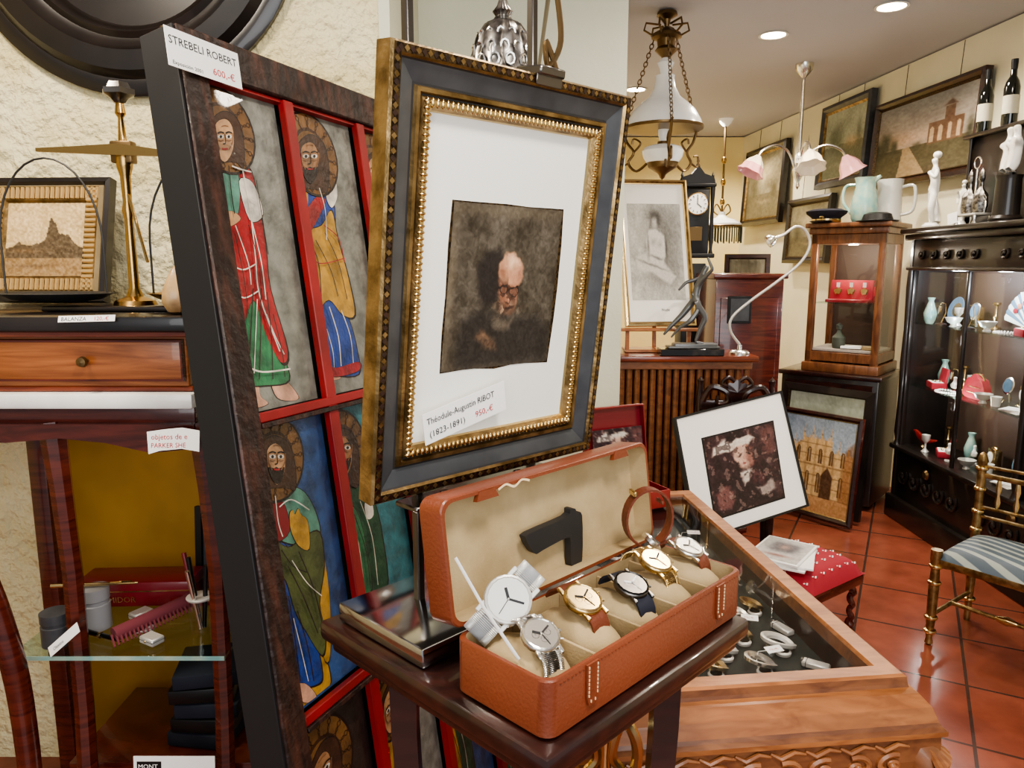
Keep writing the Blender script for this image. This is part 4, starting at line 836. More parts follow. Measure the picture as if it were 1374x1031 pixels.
b=B('gooseneck_desk_lamp',T((1.16,3.78,1.09)));b.lathe([(.05,0),(.05,.012),(.04,.022),(.012,.026),(.01,.05)],(0,0,0),'silver')
G=[(0,0,.05),(-.05,0,.12),(-.045,0,.19),(.04,0,.27),(.16,0,.36),(.28,0,.46),(.325,0,.55),(.30,0,.62),(.25,0,.64),(.19,0,.60),(.15,0,.585)]
b.tube(catmull(G,6,False),.007,'silverw',8);b.lathe([(.012,0),(.03,-.02),(.032,-.04),(.028,-.04),(0,-.03)],(0,0,0),'silver',M=T((.15,0,.585))@RY(60));b.ball((.128,0,.57),.018,'opal');b.done()
b=B('carved_hall_chair',T((1.10,3.60,0))@RZ(-8))
for s in(-1,1):
    b.lathe([(.018,0),(.014,.1),(.022,.3),(.016,.42),(.02,.5),(.014,.7),(.02,.9),(.012,.95),(.018,.98),(0,1.0)],(s*.17,.02,0),'darkwood',12)
    b.lathe([(.018,0),(.014,.1),(.022,.3),(.02,.38)],(s*.17,-.09,0),'darkwood',12)
    b.tube(catmull([(s*.16,0,.88),(s*.12,-.01,.95),(s*.05,-.02,.93),(s*.04,-.02,.88),(s*.09,-.02,.87),(s*.09,-.02,.91)],5,False),[.018,.016,.008],'darkwood',8)
    b.tube(catmull([(0,-.01,.97),(s*.04,-.01,1.0),(s*.07,-.01,.97),(s*.04,-.01,.95)],5,False),.010,'darkwood',8)
b.box((0,.01,.86),(.34,.03,.05),'darkwood',.006);b.box((0,.01,.55),(.34,.025,.04),'darkwood',.006);b.box((0,.01,.7),(.13,.02,.32),'darkwood',.006);b.box((0,-.04,.39),(.38,.15,.03),'darkwood',.01)
b.lathe([(.0,0),(.05,.008),(.055,.02),(0,.03)],(0,0,0),'darkwood',M=basis((0,-.005,.93),(1,0,0),(0,0,1),(0,-1,0)),flute=.15,fn=8);b.done()
b=B('mahogany_cabinet');b.box((1.40,4.62,.74),(.40,.4,1.44),'mahog',.006);b.box((1.40,4.62,1.475),(.44,.44,.03),'mahog',.008);b.box((1.40,4.415,.9),(.34,.012,.9),'mahog',.006);b.box((1.34,4.405,1.28),(.14,.01,.16),'black',.002);b.box((1.34,4.398,1.28),(.11,.004,.13),'slate',0);b.box((1.40,4.62,.02),(.42,.42,.04),'darkwood',0);b.done()
b=B('black_longcase_clock',T((1.20,5.05,0)))
b.box((0,0,.2),(.30,.24,.4),'black',.01);b.box((0,0,.95),(.15,.18,1.2),'black',.006);b.box((0,0,1.60),(.25,.22,.03),'black',.008);b.box((0,0,1.82),(.17,.18,.42),'black',.006);b.box((0,0,2.05),(.24,.22,.025),'black',.006)
b.poly([(-.11,2.06),(-.10,2.10),(-.04,2.12),(0,2.17),(.04,2.12),(.10,2.10),(.11,2.06)],-.03,.03,'black',M=basis((0,-.08,0),(1,0,0),(0,0,1),(0,-1,0)))
for x in(-.10,0,.10): b.lathe([(.010,0),(.016,.02),(.006,.04),(.010,.05),(0,.08)],(x,-.08,2.06 if x else 2.15),'black',10)
for x in(-.10,.10): b.lathe([(.016,0),(.010,.03),(.015,.1),(.010,.3),(.015,.38),(.016,.43)],(x,-.09,1.61),'black',10)
CM=basis((0,-.094,1.93),(1,0,0),(0,0,1),(0,-1,0));b.lathe([(0,0),(.068,0),(.072,.008),(.066,.010)],(0,0,0),'brass',30,M=CM);b.lathe([(0,.0125),(.065,.0115)],(0,0,0),'paper',30,M=CM)
for k in range(12): a=k*math.pi/6;b.box((math.sin(a)*.052,math.cos(a)*.052,.0135),(.004,.012,.002),'black',0,rot=-30*k,M=CM)
b.box((.0,.02,.014),(.004,.045,.002),'black',0,M=CM);b.box((.014,-.01,.014),(.004,.035,.002),'black',0,rot=50,M=CM);b.box((0,-.094,1.74),(.08,.004,.09),'brassd',.002);b.done()
b=B('leaning_dark_frame',plane((1.66,5.9,1.62),(1.99,5.8,1.62),(1.66,5.65,.02)));b.frame(.34,1.6,[(0,-.02),(0,.01),(.03,.012),(.04,0)],'darkwood');b.box((.17,-.8,-.01),(.33,1.59,.01),'darkwood',0);b.art(.04,-.04,.26,1.52,.001,a_dark,'art',30,90);b.done()
b=B('rolled_canvas');b.cyl((1.74,5.2,0),(1.82,5.35,1.28),.075,'stone',.07,n=20);b.lathe([(.04,0),(.05,0)],(1.82,5.35,1.283),'slate');b.done()
b=B('leaning_gilt_frame',plane((1.58,5.05,1.18),(1.76,5.0,1.18),(1.55,4.9,.02)));b.frame(.19,1.16,[(0,-.02),(0,.01),(.02,.012),(.03,0)],'goldb');b.box((.095,-.58,-.01),(.18,1.15,.01),'darkwood',0);b.done()

# ---------------------------------------------------------------- hanging lamps
def chain(b,p,q,m='brassd',n=None,r=.008,sag=0):
    p,q=Vector(p),Vector(q);L=(q-p).length;n=n or int(L/(r*2.4));d=(q-p).normalized();u=d.cross(Vector((.3,.5,.8))).normalized();w=d.cross(u)
    for i in range(n):
        t=(i+.5)/n;o=p.lerp(q,t)+Vector((0,0,-sag*4*t*(1-t)));s=u if i%2 else w
        b.tube([o+d*(r*1.7*math.cos(a))+s*(r*math.sin(a)) for a in np.linspace(0,6.28,9)[:-1]],r*.28,m,4,True)
b=B('hanging_oil_lamp',T((.82,4.2,2.87))@Matrix.Diagonal((1,1,.915,1))@T((0,0,-2.87)))
b.lathe([(0,2.87),(.05,2.86),(.055,2.84),(.02,2.82),(.012,2.78),(.03,2.77),(.075,2.74),(.08,2.72),(.05,2.71),(.045,2.67),(.06,2.65),(.03,2.62),(.012,2.6),(0,2.59)][::-1],(0,0,0),'brassd',24)
for k in range(6):
    a=k*math.pi/3;b.tube([(.03*math.cos(a),.03*math.sin(a),2.79),(.11*math.cos(a),.11*math.sin(a),2.80),(.12*math.cos(a),.12*math.sin(a),2.76),(.07*math.cos(a),.07*math.sin(a),2.73)],.006,'brassd',6)
b.lathe([(.207,2.22),(.205,2.23),(.195,2.26),(.165,2.315),(.12,2.36),(.085,2.39),(.06,2.44),(.05,2.49),(.052,2.51)],(0,0,0),'opal',40)
b.lathe([(.21,2.208),(.213,2.215),(.213,2.225),(.206,2.227),(.2,2.215)],(0,0,0),'brassd',40,flute=.01,fn=30)
b.lathe([(.02,2.14),(.026,2.17),(.03,2.20),(.022,2.25),(.018,2.48),(.03,2.54),(.045,2.58),(.018,2.61),(.012,2.64)],(0,0,0),'opal',24)
b.lathe([(0,1.92),(.012,1.93),(.02,1.95),(.03,1.96),(.075,1.99),(.085,2.02),(.075,2.055),(.035,2.09),(.03,2.14),(0,2.14)],(0,0,0),'brassd',30,flute=.02,fn=12)
b.lathe([(.087,2.02),(.105,2.05),(.112,2.085),(.10,2.105),(.06,2.12),(.03,2.125)],(0,0,0),'opal',30)
for k in range(3):
    a=k*2.094+.5;ca,sa=math.cos(a),math.sin(a);b.tube(catmull([(.08*ca,.08*sa,2.03),(.15*ca,.15*sa,1.98),(.2*ca,.2*sa,2.03),(.17*ca,.17*sa,2.09),(.21*ca,.21*sa,2.15),(.235*ca,.235*sa,2.22)],5,False),.008,'brassd',8)
    b.tube(catmull([(.2*ca,.2*sa,2.03),(.25*ca,.25*sa,2.01),(.25*ca,.25*sa,2.07),(.22*ca,.22*sa,2.07)],5,False),.006,'brassd',6);b.tube(catmull([(.17*ca,.17*sa,2.09),(.13*ca,.13*sa,2.14),(.17*ca,.17*sa,2.17),(.18*ca,.18*sa,2.14)],5,False),.006,'brassd',6)
    chain(b,(.235*ca,.235*sa,2.22),(.07*ca,.07*sa,2.72),r=.010);b.tube([(.22*ca,.22*sa,2.22),(.25*ca,.25*sa,2.225)],.008,'brassd',6)
b.done()
b=B('beaded_pendant_lamp',T((1.98,7.2,0)))
b.lathe([(.0,2.8),(.02,2.8),(.05,2.83),(.07,2.87)],(0,0,0),'opal');b.cyl((0,0,2.82),(0,0,2.02),.010,'brassd',n=8)
for z in(2.5,2.3,2.12): b.ball((0,0,z),(.024,.024,.035),'brass',10)
b.lathe([(.19,1.90),(.185,1.92),(.13,1.955),(.06,1.975),(.03,2.0),(.03,2.03)],(0,0,0),'opal',30);b.lathe([(.192,1.885),(.195,1.9),(.19,1.905)],(0,0,0),'brassd',30)
for k in range(44):
    a=2*math.pi*k/44;b.tube([(.188*math.cos(a),.188*math.sin(a),1.89),(.188*math.cos(a),.188*math.sin(a),1.74+.015*(k%2))],.006,'green_t',4)
for s in(-1,1): b.tube(catmull([(0,0,2.02),(s*.05,0,2.1),(s*.08,0,2.04),(s*.04,0,2.0)],5,False),.007,'brassd',6)
b.done()
b=B('tulip_chandelier',T((1.96,5.27,0)))
b.lathe([(.012,2.78),(.03,2.8),(.055,2.83),(.06,2.87),(0,2.87)],(0,0,0),'silver');b.cyl((0,0,2.8),(0,0,2.2),.012,'silver',n=10)
b.lathe([(0,2.05),(.015,2.07),(.01,2.1),(.03,2.14),(.04,2.18),(.02,2.22),(.03,2.26),(.014,2.3)],(0,0,0),'silver',20)
for k,(a,m) in enumerate(((188,'creamgl'),(262,'creamgl'),(-12,'pinkgl'))):
    ca,sa=math.cos(math.radians(a)),math.sin(math.radians(a))
    R_=.30
    b.tube(catmull([(.02*ca,.02*sa,2.18),(.08*ca,.08*sa,2.30),(.17*ca,.17*sa,2.34),(.26*ca,.26*sa,2.31),(R_*ca,R_*sa,2.26)],6,False),.009,'silver',8)
    X_=T((R_*ca,R_*sa,2.25))@RZ(a)@RY(-28)
    b.lathe([(.018,.02),(.032,0),(.05,-.02),(.066,-.05)],(0,0,0),m,36,flute=.08,fn=7,M=X_);b.lathe([(.066,-.05),(.074,-.085),(.092,-.11),(.085,-.108),(.062,-.06)],(0,0,0),'pinkgl' if k!=1 else 'creamgl',36,flute=.08,fn=7,M=X_)
b.poly([(-.05,0),(.03,0),(.03,-.05),(-.05,-.05)],0,.002,'paper',M=basis((0,-.06,2.27),(1,0,0),(0,0,1),(0,-1,0)));b.text('195,-€',.024,-.046,-.034,.003,'textblk',M=basis((0,-.06,2.27),(1,0,0),(0,0,1),(0,-1,0)))
b.done()
DL=((1.526,4.62),(1.97,4.13),(.95,6.0))
for i,(x,y) in enumerate(DL):
    b=B('ceiling_downlight',T((x,y,2.87)));b.lathe([(.075,0),(.085,-.004),(.085,-.008),(.07,-.008),(.065,0)],(0,0,0),'white',30);b.lathe([(0,-.003),(.066,-.003)],(0,0,0),'lampglow',30);b.done()

# ---------------------------------------------------------------- right wall pictures
def wallpic(name,ya,yb,z1,z0,fn,ms='ebony',inner='gold',fw=.06):
    xa,xb=(3-ya),(3-yb);w,h=xb-xa,z1-z0
    b=B(name,WR@T((xa,z1,.040))@RX(-3))
    b.frame(w,h,[(0,-.018),(0,.025),(fw*.4,.035),(fw*.75,.015),(fw*.8,.02),(fw,.005)],[ms,ms,ms,inner,inner]);b.box((w/2,-h/2,-.01),(w-.004,h-.004,.01),ms,0)
    b.art(fw,-fw,w-2*fw,h-2*fw,.004,fn,'artg',120,90)
    for x in(w*.25,w*.75): b.cyl((x,0,-.014),(x,2.85-z1,-.014),.0025,'slated',n=4)
    b.done()
wallpic('landscape_painting',5.50,4.38,2.64,2.06,a_ruin,'darkwood','golddk',.055)
wallpic('landscape_painting',6.30,5.56,2.78,2.14,a_green,'slate','gold',.07)
wallpic('landscape_painting',7.9,6.95,2.66,1.92,a_dark,'ebony','gold',.07)
wallpic('landscape_painting',6.85,6.05,2.10,1.55,a_dark,'ebony','golddk',.06)

# ---------------------------------------------------------------- vitrine on base, rotated
VM=basis((2.245,4.55,0),Vector((.65,.76,0)).normalized(),Vector((-.76,.65,0)).normalized(),(0,0,1))
b=B('wooden_vitrine',VM);wd,dp,z0,z1=.44,.42,.86,1.80
for x in(.02,dp-.02):
    for y in(.02,wd-.02): b.box((x,y,(z0+z1)/2),(.04,.04,z1-z0),'vitwood',.004)
b.box((dp/2,wd/2,z0+.03),(dp+.03,wd+.03,.06),'vitwood',.008);b.box((dp/2,wd/2,z0+.1),(dp,wd,.06),'vitwood',.003);b.box((dp/2,wd/2,z1-.10),(dp,wd,.06),'vitwood',.003);b.box((dp/2,wd/2,z1-.05),(dp+.03,wd+.03,.04),'vitwood',.008);b.box((dp/2,wd/2,z1-.015),(dp+.07,wd+.07,.03),'vitwood',.008)
b.box((dp/2,wd/2,z0+.14),(dp-.04,wd-.04,.012),'creamcloth',0);b.box((dp-.01,wd/2,1.33),(.01,wd-.06,.8),'cavitybr',0)
b.box((dp/2,.006,1.33),(dp-.07,.004,.78),'glass',0);b.box((.006,wd/2,1.33),(.004,wd-.07,.78),'glass',0)
b.box((dp/2,wd/2,1.30),(dp-.06,wd-.06,.008),'glassb',0)
b.lathe([(0,0),(.03,0)],(dp*.3,wd*.5,z1-.135),'lampglow');b.done()
b=B('medal_case',VM@T((.10,.22,1.304)));b.box((0,0,.01),(.10,.26,.02),'burg',.003);b.box((.05,0,.07),(.02,.26,.14),'redfab',.004,rot=(0,12,0))
for y in(-.08,0,.08): b.lathe([(0,0),(.025,0),(.02,.006),(0,.006)],(0,0,0),'goldb',12,M=T((.032,y,.07))@RY(-78),flute=.2,fn=5);b.box((.035,y,.11),(.004,.02,.03),'white',0)
b.done()
b=B('red_ring_box',VM@T((.28,.16,1.304)));b.box((0,0,.02),(.08,.1,.04),'redfab',.004);b.box((.035,0,.065),(.015,.1,.06),'redfab',.004);b.ball((0,0,.045),(.015,.015,.012),'goldb',10);b.done()
b=B('cut_glass_decanter',VM@T((.12,.27,1.007)));b.lathe([(.035,0),(.04,.02),(.04,.07),(.015,.1),(.012,.12),(.018,.125),(.02,.15),(0,.165)],(0,0,0),'green_t',16);b.done()
b=B('folded_papers',VM@T((.12,.14,1.007)));b.box((0,.05,.012),(.1,.12,.015),'paper',.002,rot=12);b.box((0,-.07,.012),(.08,.08,.02),'suede',.002,rot=-9);b.done()
b=B('low_black_cabinet',VM);b.box((dp/2,wd/2+.05,.44),(dp+.06,wd+.16,.82),'ebony',.008);b.box((dp/2,wd/2+.05,.845),(dp+.1,wd+.2,.03),'darkwood',.008);b.frame(wd+.1,.7,[(0,0),(.003,.012),(.04,.012),(.045,.004)],'darkwood',M=basis((-.03,wd+.10,.80),(0,-1,0),(0,0,1),(-1,0,0)));b.done()
zt=1.80
b=B('captain_cap',VM@T((.08,.385,zt+.001)));b.lathe([(.085,0),(.088,.035),(.12,.06),(.125,.075),(.09,.088),(0,.092)],(0,0,0),'navy',28);b.lathe([(.086,.004),(.09,.01),(.09,.026),(.086,.03)],(0,0,0),'goldb',28);b.ball((-.095,0,.009),(.05,.075,.008),'blackg',16);b.ball((-.088,0,.045),(.01,.018,.02),'goldb',8);b.done()
b=B('turquoise_jug',VM@T((.18,.19,zt)));b.lathe([(.06,0),(.075,.03),(.08,.1),(.07,.17),(.058,.22),(.06,.26),(.068,.28),(.06,.275),(.05,.22)],(0,0,0),'teal',28,flute=.02,fn=9);b.tube(catmull([(.0,.062,.24),(0,.12,.23),(0,.13,.14),(0,.075,.06)],5,False),.010,'teal',8);b.tube([(0,-.05,.26),(0,-.085,.285)],[.02,.01],'teal',8);b.done()
b=B('stoneware_beer_mug',VM@T((.31,.08,zt)));b.lathe([(.075,0),(.08,.01),(.075,.03),(.07,.2),(.075,.24),(.078,.27),(.07,.27),(.065,.03),(0,.02)],(0,0,0),'stone',28);b.tube(catmull([(.0,-.068,.22),(.0,-.14,.22),(.0,-.14,.08),(.0,-.07,.05)],5,False),.010,'stone',8);b.done()
b=B('black_hat',VM@T((.0,.07,zt)));b.lathe([(.10,0),(.105,.006),(.075,.012),(.065,.045),(.045,.055),(0,.05)],(.04,0,0),'black',28,sq=(1,1.2));b.done()
CMx=plane((1.70,4.62,.665),(2.02,4.19,.665),(1.66,4.57,.02))
b=B('cathedral_painting',CMx);w_,h_=.54,.645
b.frame(w_,h_,[(0,-.015),(0,.01),(.015,.018),(.03,.008),(.032,.010),(.038,.002)],['mahog','darkwood','darkwood','goldb','goldb']);b.box((w_/2,-h_/2,-.01),(w_-.004,h_-.004,.008),'mahog',0);b.art(.038,-.038,w_-.076,h_-.076,.003,a_cath,'artg',140,150);b.done()
b=B('dark_framed_picture',plane((1.76,4.74,.80),(2.13,4.30,.80),(1.71,4.685,.02)));w_,h_=.57,.78
b.frame(w_,h_,[(0,-.015),(0,.012),(.04,.016),(.05,.002)],['ebony','ebony','golddk']);b.box((w_/2,-h_/2,-.01),(w_-.004,h_-.004,.008),'ebony',0);b.art(.05,-.05,w_-.1,h_-.1,.001,a_green,'artg',60,60);b.done()

# ---------------------------------------------------------------- large dark cabinet at right
b=B('carved_glass_cabinet');xf,xk,ya,yb=2.36,2.66,3.0,4.47;ym=(ya+yb)/2;Ly=yb-ya;xm=(xf+xk)/2;Dx=xk-xf
b.box((xk-.01,ym,.9),(.02,Ly,1.6),'cavitybr',0);b.box((xm-.005,yb-.015,.9),(Dx,.03,1.6),'ebony',.003);b.box((xm-.005,ya+.015,.9),(Dx,.03,1.6),'ebony',.003)
b.box((xm-.01,ym,.07),(Dx+.04,Ly+.04,.14),'ebony',.01);b.box((xm,ym,.28),(Dx,Ly,.30),'ebony',.004);b.box((xm-.01,ym,.445),(Dx+.04,Ly+.04,.03),'ebony',.008)
b.box((xm,ym,1.60),(Dx,Ly,.16),'ebony',.004);b.box((xm-.012,ym,1.70),(Dx+.05,Ly+.05,.035),'ebony',.01);b.box((xm-.02,ym,1.735),(Dx+.08,Ly+.08,.03),'ebony',.01);b.box((xm-.008,ym,1.52),(Dx+.03,Ly+.02,.02),'ebony',.006)
for y in(yb-.03,3.36): b.box((xf+.012,y,.98),(.03,.05,1.06),'ebony',.005);b.lathe([(.02,0),(.012,.03),(.02,.08),(.014,.3),(.02,.5),(.014,.7),(.02,.95),(.016,1.05)],(xf-.008,y,.46),'ebony',12)
b.box((xf+.012,3.90,.98),(.018,.022,1.06),'ebony',.004)
b.box((xf+.02,ym,.98),(.004,Ly-.08,1.04),'glass',0)
for yc in((yb+ym)/2,(ya+ym)/2):
    for z,s in((.28,1),(1.60,.55)):
        for i in range(-2,3):
            y=yc+i*.125;FMx=basis((xf-.006,y,z),(0,-1,0),(-1,0,0),(0,0,1))
            b.tube([(.05*s*(.15+t)*math.cos(7*t),0,.05*s*(.15+t)*math.sin(7*t)) for t in np.linspace(0,1,18)],[.004,.009,.006],'ebony',6,M=FMx);b.ball((0,0,0),(.016*s,.01,.016*s),'ebony',8,M=FMx)
    b.lathe([(0,0),(.03,.0),(.02,.012),(0,.015)],(0,0,0),'brassd',14,M=basis((xf-.006,yc,.36),(0,-1,0),(0,0,1),(-1,0,0)))
for z in(.83,1.20): b.box((xm+.01,ym,z),(Dx-.05,Ly-.06,.008),'glassb',0)
for i in range(40): b.box((xf-.022,ya+.02+Ly*i/40,1.70),(.01,.018,.02),'ebony',.002)
b.done()
def item(name,f,x,y,z,rz=0):
    b=B(name,T((x,y,z))@RZ(rz));f(b);b.done()
def fan(b):
    for k in range(17):
        a=math.radians(-75+150*k/16);p=(0,math.sin(a)*.19,math.cos(a)*.19);b.tube([(0,0,0),p],[.003,.018],'bluesatin' if k%2 else 'opal',4,sx=.3)
    for k in range(7): a=math.radians(-50+100*k/6);b.ball((-.008,math.sin(a)*.13,math.cos(a)*.13),(.004,.018,.014),'peach' if k%2 else 'redfab',8)
    b.ball((0,0,0),(.008,.012,.012),'goldb',8)
def bowl(b): b.lathe([(.02,0),(.014,.01),(.014,.015),(.032,.025),(.045,.05),(.042,.05),(.03,.028),(0,.02)],(0,0,0),'silverw',20)
def cup(b): b.lathe([(.02,0),(.024,.035),(.028,.05),(.024,.05),(.016,.01),(0,.01)],(0,0,0),'porc',16);b.tube([(.024,0,.038),(.04,0,.03),(.024,0,.016)],.003,'goldb',6)
def goblet(b): b.lathe([(.022,0),(.015,.008),(.006,.02),(.006,.05),(.022,.07),(.024,.1),(.020,.1),(0,.075)],(0,0,0),'silverw',16)
def pltr(b): b.lathe([(0,0),(.06,.004),(.075,.014),(.072,.016),(.05,.008),(0,.006)],(0,0,0),'bluesatin',26,M=T((.03,0,.078))@RY(-76));b.lathe([(0,.0082),(.04,.0085)],(0,0,0),'goldb',20,M=T((.03,0,.078))@RY(-76));b.box((.03,0,.004),(.06,.06,.008),'darkwood',.002)
def pwst(b):
    b.lathe([(.03,0),(.03,.006),(.01,.012)],(0,0,0),'darkwood',16);b.tube([(.0,0,.01),(.02,0,.07),(.015,0,.12),(-.005,0,.125)],.003,'goldb',6)
    Mx=T((-.01,0,.085))@RY(-85);b.lathe([(0,-.004),(.024,-.002),(.027,.002),(.024,.006)],(0,0,0),'goldb',24,M=Mx);b.lathe([(0,.0062),(.021,.0062)],(0,0,0),'paper',20,M=Mx);b.box((.004,0,.007),(.010,.0015,.0005),'black',0,M=Mx);b.tube([(-.008,.005*math.cos(t),.119+.005*math.sin(t)) for t in np.linspace(0,6.28,9)[:-1]],.0015,'goldb',5,True)
def redbox(b):
    b.box((0,0,.018),(.08,.12,.036),'redfab',.004);b.box((.036,0,.07),(.014,.12,.09),'redfab',.004,rot=(0,10,0));b.box((0,0,.0365),(.068,.108,.002),'paper',0)
    for k in range(5): b.ball((.0+.02*math.cos(k*1.3),.03*math.sin(k*1.3),.040),(.007,.007,.005),'goldb',8)
def hmirror(b): b.lathe([(0,0),(.04,0),(.045,.005),(.04,.008)],(0,0,0),'silver',24,M=T((0,0,.09))@RY(-80));b.lathe([(0,.009),(.036,.009)],(0,0,0),'bluesatin',20,M=T((0,0,.09))@RY(-80));b.tube([(.004,0,.048),(.012,0,.004)],[.006,.008],'silver',8)
def necklace(b):
    for k in range(26): a=2*math.pi*k/26;b.ball((.045*math.sin(a),.06*math.cos(a)*(1+.15*math.sin(3*a)),.006),.006,'porc',6)
    b.ball((.05,0,.007),(.010,.012,.007),'burg',8)
def figs(b):
    b.lathe([(.02,0),(.02,.006)],(0,0,0),'porc',12);b.skin([(0,0,.03),(0,0,.06),(0,0,.085),(0,0,.105),(-.01,-.018,.06),(-.01,.018,.055)],[(0,1),(1,2),(2,3),(1,4),(1,5)],[.018,.014,.008,.011,.006,.006],'porc',sub=1)
def redbird(b):
    b.skin([(0,0,.05),(0,.035,.07),(0,.05,.095),(0,.07,.095),(0,-.04,.045),(0,-.08,.06),(0,0,.02)],[(0,1),(1,2),(2,3),(0,4),(4,5),(0,6)],[.026,.020,.013,.004,.016,.004,.008],'redcase',sub=1);b.lathe([(.02,0),(.02,.008),(.006,.02)],(0,0,0),'goldb',12)
def bag(b):
    b.poly([(-.08,.0),(-.09,.05),(-.06,.10),(-.03,.11),(0,.13),(.03,.11),(.06,.10),(.09,.05),(.08,0)],-.02,.02,'redfab',M=basis((0,0,0),(0,-1,0),(0,0,1),(-1,0,0)),smooth=True,k=4);b.tube(catmull([(0,-.06,.1),(0,-.03,.125),(0,.03,.125),(0,.06,.1)],5,False),.006,'goldb',6)
    for k in range(16): b.ball((-.021,-.06+.015*(k%8)+.004,.03+.03*(k//8)),(.003,.004,.004),'goldb',6)
def vase(b): b.lathe([(.02,0),(.03,.02),(.036,.06),(.02,.11),(.014,.13),(.022,.15),(.018,.15),(0,.12)],(0,0,0),'teal',18)
def cstick(b): b.lathe([(.03,0),(.028,.008),(.01,.015),(.008,.05),(.014,.06),(.008,.07),(.008,.12),(.02,.13),(.02,.14),(0,.14)],(0,0,0),'goldb',16)
def clock_s(b): b.box((0,0,.06),(.04,.08,.1),'goldb',.006);b.box((0,0,.006),(.05,.1,.012),'goldb',.003);b.ball((0,0,.115),(.015,.03,.012),'goldb',10);b.lathe([(0,0),(.028,.0),(.03,.004),(.026,.005),(0,.005)],(0,0,0),'paper',20,M=T((-.02,0,.065))@RY(-90));b.box((-.026,.005,.07),(.001,.012,.002),'black',0)
zA,zB_,zC=1.2045,.8345,.461
item('painted_fan',fan,2.58,3.72,1.226);item('decorative_plate',pltr,2.56,4.34,zA);item('hand_mirror',hmirror,2.52,4.06,zA);item('pocket_watch_stand',pwst,2.44,4.24,zA,-20);item('pocket_watch_stand',pwst,2.44,3.98,zA,-30);item('silver_bowl',bowl,2.44,4.12,zA);item('silver_goblet',goblet,2.5,4.18,zA);item('silver_bowl',bowl,2.45,3.84,zA);item('pearl_necklace',necklace,2.44,3.68,zA)
item('gilt_mantel_clock',clock_s,2.58,4.14,zA,-10);item('brass_candlestick',cstick,2.58,3.98,zA);item('small_vase',vase,2.43,4.34,zA);item('red_jewelry_box',redbox,2.46,3.55,zA,-15)
item('beaded_evening_bag',bag,2.50,3.95,zB_);item('red_jewelry_box',redbox,2.47,4.28,zB_,-15);item('pearl_necklace',necklace,2.43,4.12,zB_);item('silver_goblet',goblet,2.56,4.10,zB_);item('silver_bowl',bowl,2.44,3.80,zB_);item('porcelain_cup',cup,2.45,3.71,zB_);item('hand_mirror',hmirror,2.57,3.80,zB_)
item('small_vase',vase,2.58,4.40,zB_);item('brass_candlestick',cstick,2.58,4.20,zB_);item('pocket_watch_stand',pwst,2.51,4.18,zB_,-20);item('gilt_mantel_clock',clock_s,2.57,3.66,zB_,-10);item('porcelain_figurine',figs,2.42,4.02,zB_)
item('red_bird_figurine',redbird,2.46,4.34,zC,30);item('red_jewelry_box',redbox,2.47,4.14,zC,-25);item('porcelain_figurine',figs,2.43,4.03,zC);item('porcelain_figurine',figs,2.54,3.98,zC,40);item('silver_bowl',bowl,2.44,3.88,zC);item('porcelain_cup',cup,2.5,3.79,zC);item('decorative_plate',pltr,2.57,3.66,zC)
item('brass_candlestick',cstick,2.58,4.30,zC);item('small_vase',vase,2.58,4.08,zC);item('gilt_mantel_clock',clock_s,2.58,3.87,zC,-10);item('silver_goblet',goblet,2.42,4.25,zC)
def papers(b):
    for i in range(4): b.box((0,0,.003+.004*i),(.10,.13,.003),'paper',0,rot=i*11)
item('loose_papers',papers,2.46,3.56,zC);item('loose_papers',papers,2.45,3.54,zB_)
zc=1.752
def figure(name,x,y,h,m='porc',rz=0,z=None):
    b=B(name,T((x,y,zc if z is None else z))@RZ(rz));s=h/.42;b.lathe([(.045*s,0),(.047*s,.012),(.036*s,.022),(.03*s,.03)],(0,0,0),m,20)
    vs=[(0,0,.20),(.01,0,.25),(.0,0,.30),(.0,0,.335),(-.01,0,.375),(-.01,-.035,.305),(-.03,-.06,.26),(-.05,-.02,.30),(.0,.035,.305),(.02,.05,.25),(.0,.045,.20),(0,-.015,.19),(-.02,-.02,.11),(.0,-.015,.03),(0,.018,.19),(.01,.02,.11),(.01,.015,.03)]
    es=[(0,1),(1,2),(2,3),(3,4),(2,5),(5,6),(6,7),(2,8),(8,9),(9,10),(0,11),(11,12),(12,13),(0,14),(14,15),(15,16)]
    rs=[.034,.026,.030,.012,.021,.016,.012,.009,.016,.012,.009,.024,.018,.012,.024,.019,.014]
    b.skin([tuple(k*s for k in v) for v in vs],es,[r*s for r in rs],m);b.ball((.006*s,0,.39*s),(.024*s,.024*s,.02*s),m,10);b.tube([(.02*s,.0,.03),(.03*s,.03*s,.12*s),(.02*s,.035*s,.19*s)],[.03*s,.024*s,.012*s],m,8);b.done()
figure('porcelain_lady_figurine',2.42,4.40,.44,'porc',0)
figure('porcelain_lady_figurine',2.50,4.24,.26,'porc',40)
b=B('silver_cruet_set',T((2.43,4.02,zc)));b.box((0,0,.05),(.10,.19,.012),'silverw',.004)
for x in(-.04,.04):
    for y in(-.08,.08): b.lathe([(.014,0),(.006,.02),(.008,.045)],(x,y,0),'silver',8)
for y in(-.048,.048): b.lathe([(.03,0),(.036,.03),(.034,.09),(.012,.12),(.01,.16),(.016,.17),(.012,.2),(0,.23)],(0,y,.06),'silverd',16,flute=.05,fn=8);b.tube([(0,y-.035,.07),(0,y-.05,.13),(0,y-.02,.16)],.004,'silver',6)
b.tube(catmull([(0,-.09,.055),(0,-.095,.11),(0,-.05,.14),(0,0,.11),(0,.05,.14),(0,.095,.11),(0,.09,.055)],5,False),.005,'silver',6)
b.cyl((0,0,.05),(0,0,.29),.005,'silver',n=8);b.tube([(0,.028*math.cos(t),.315+.03*math.sin(t)) for t in np.linspace(0,6.28,14)[:-1]],.004,'silver',6,True)
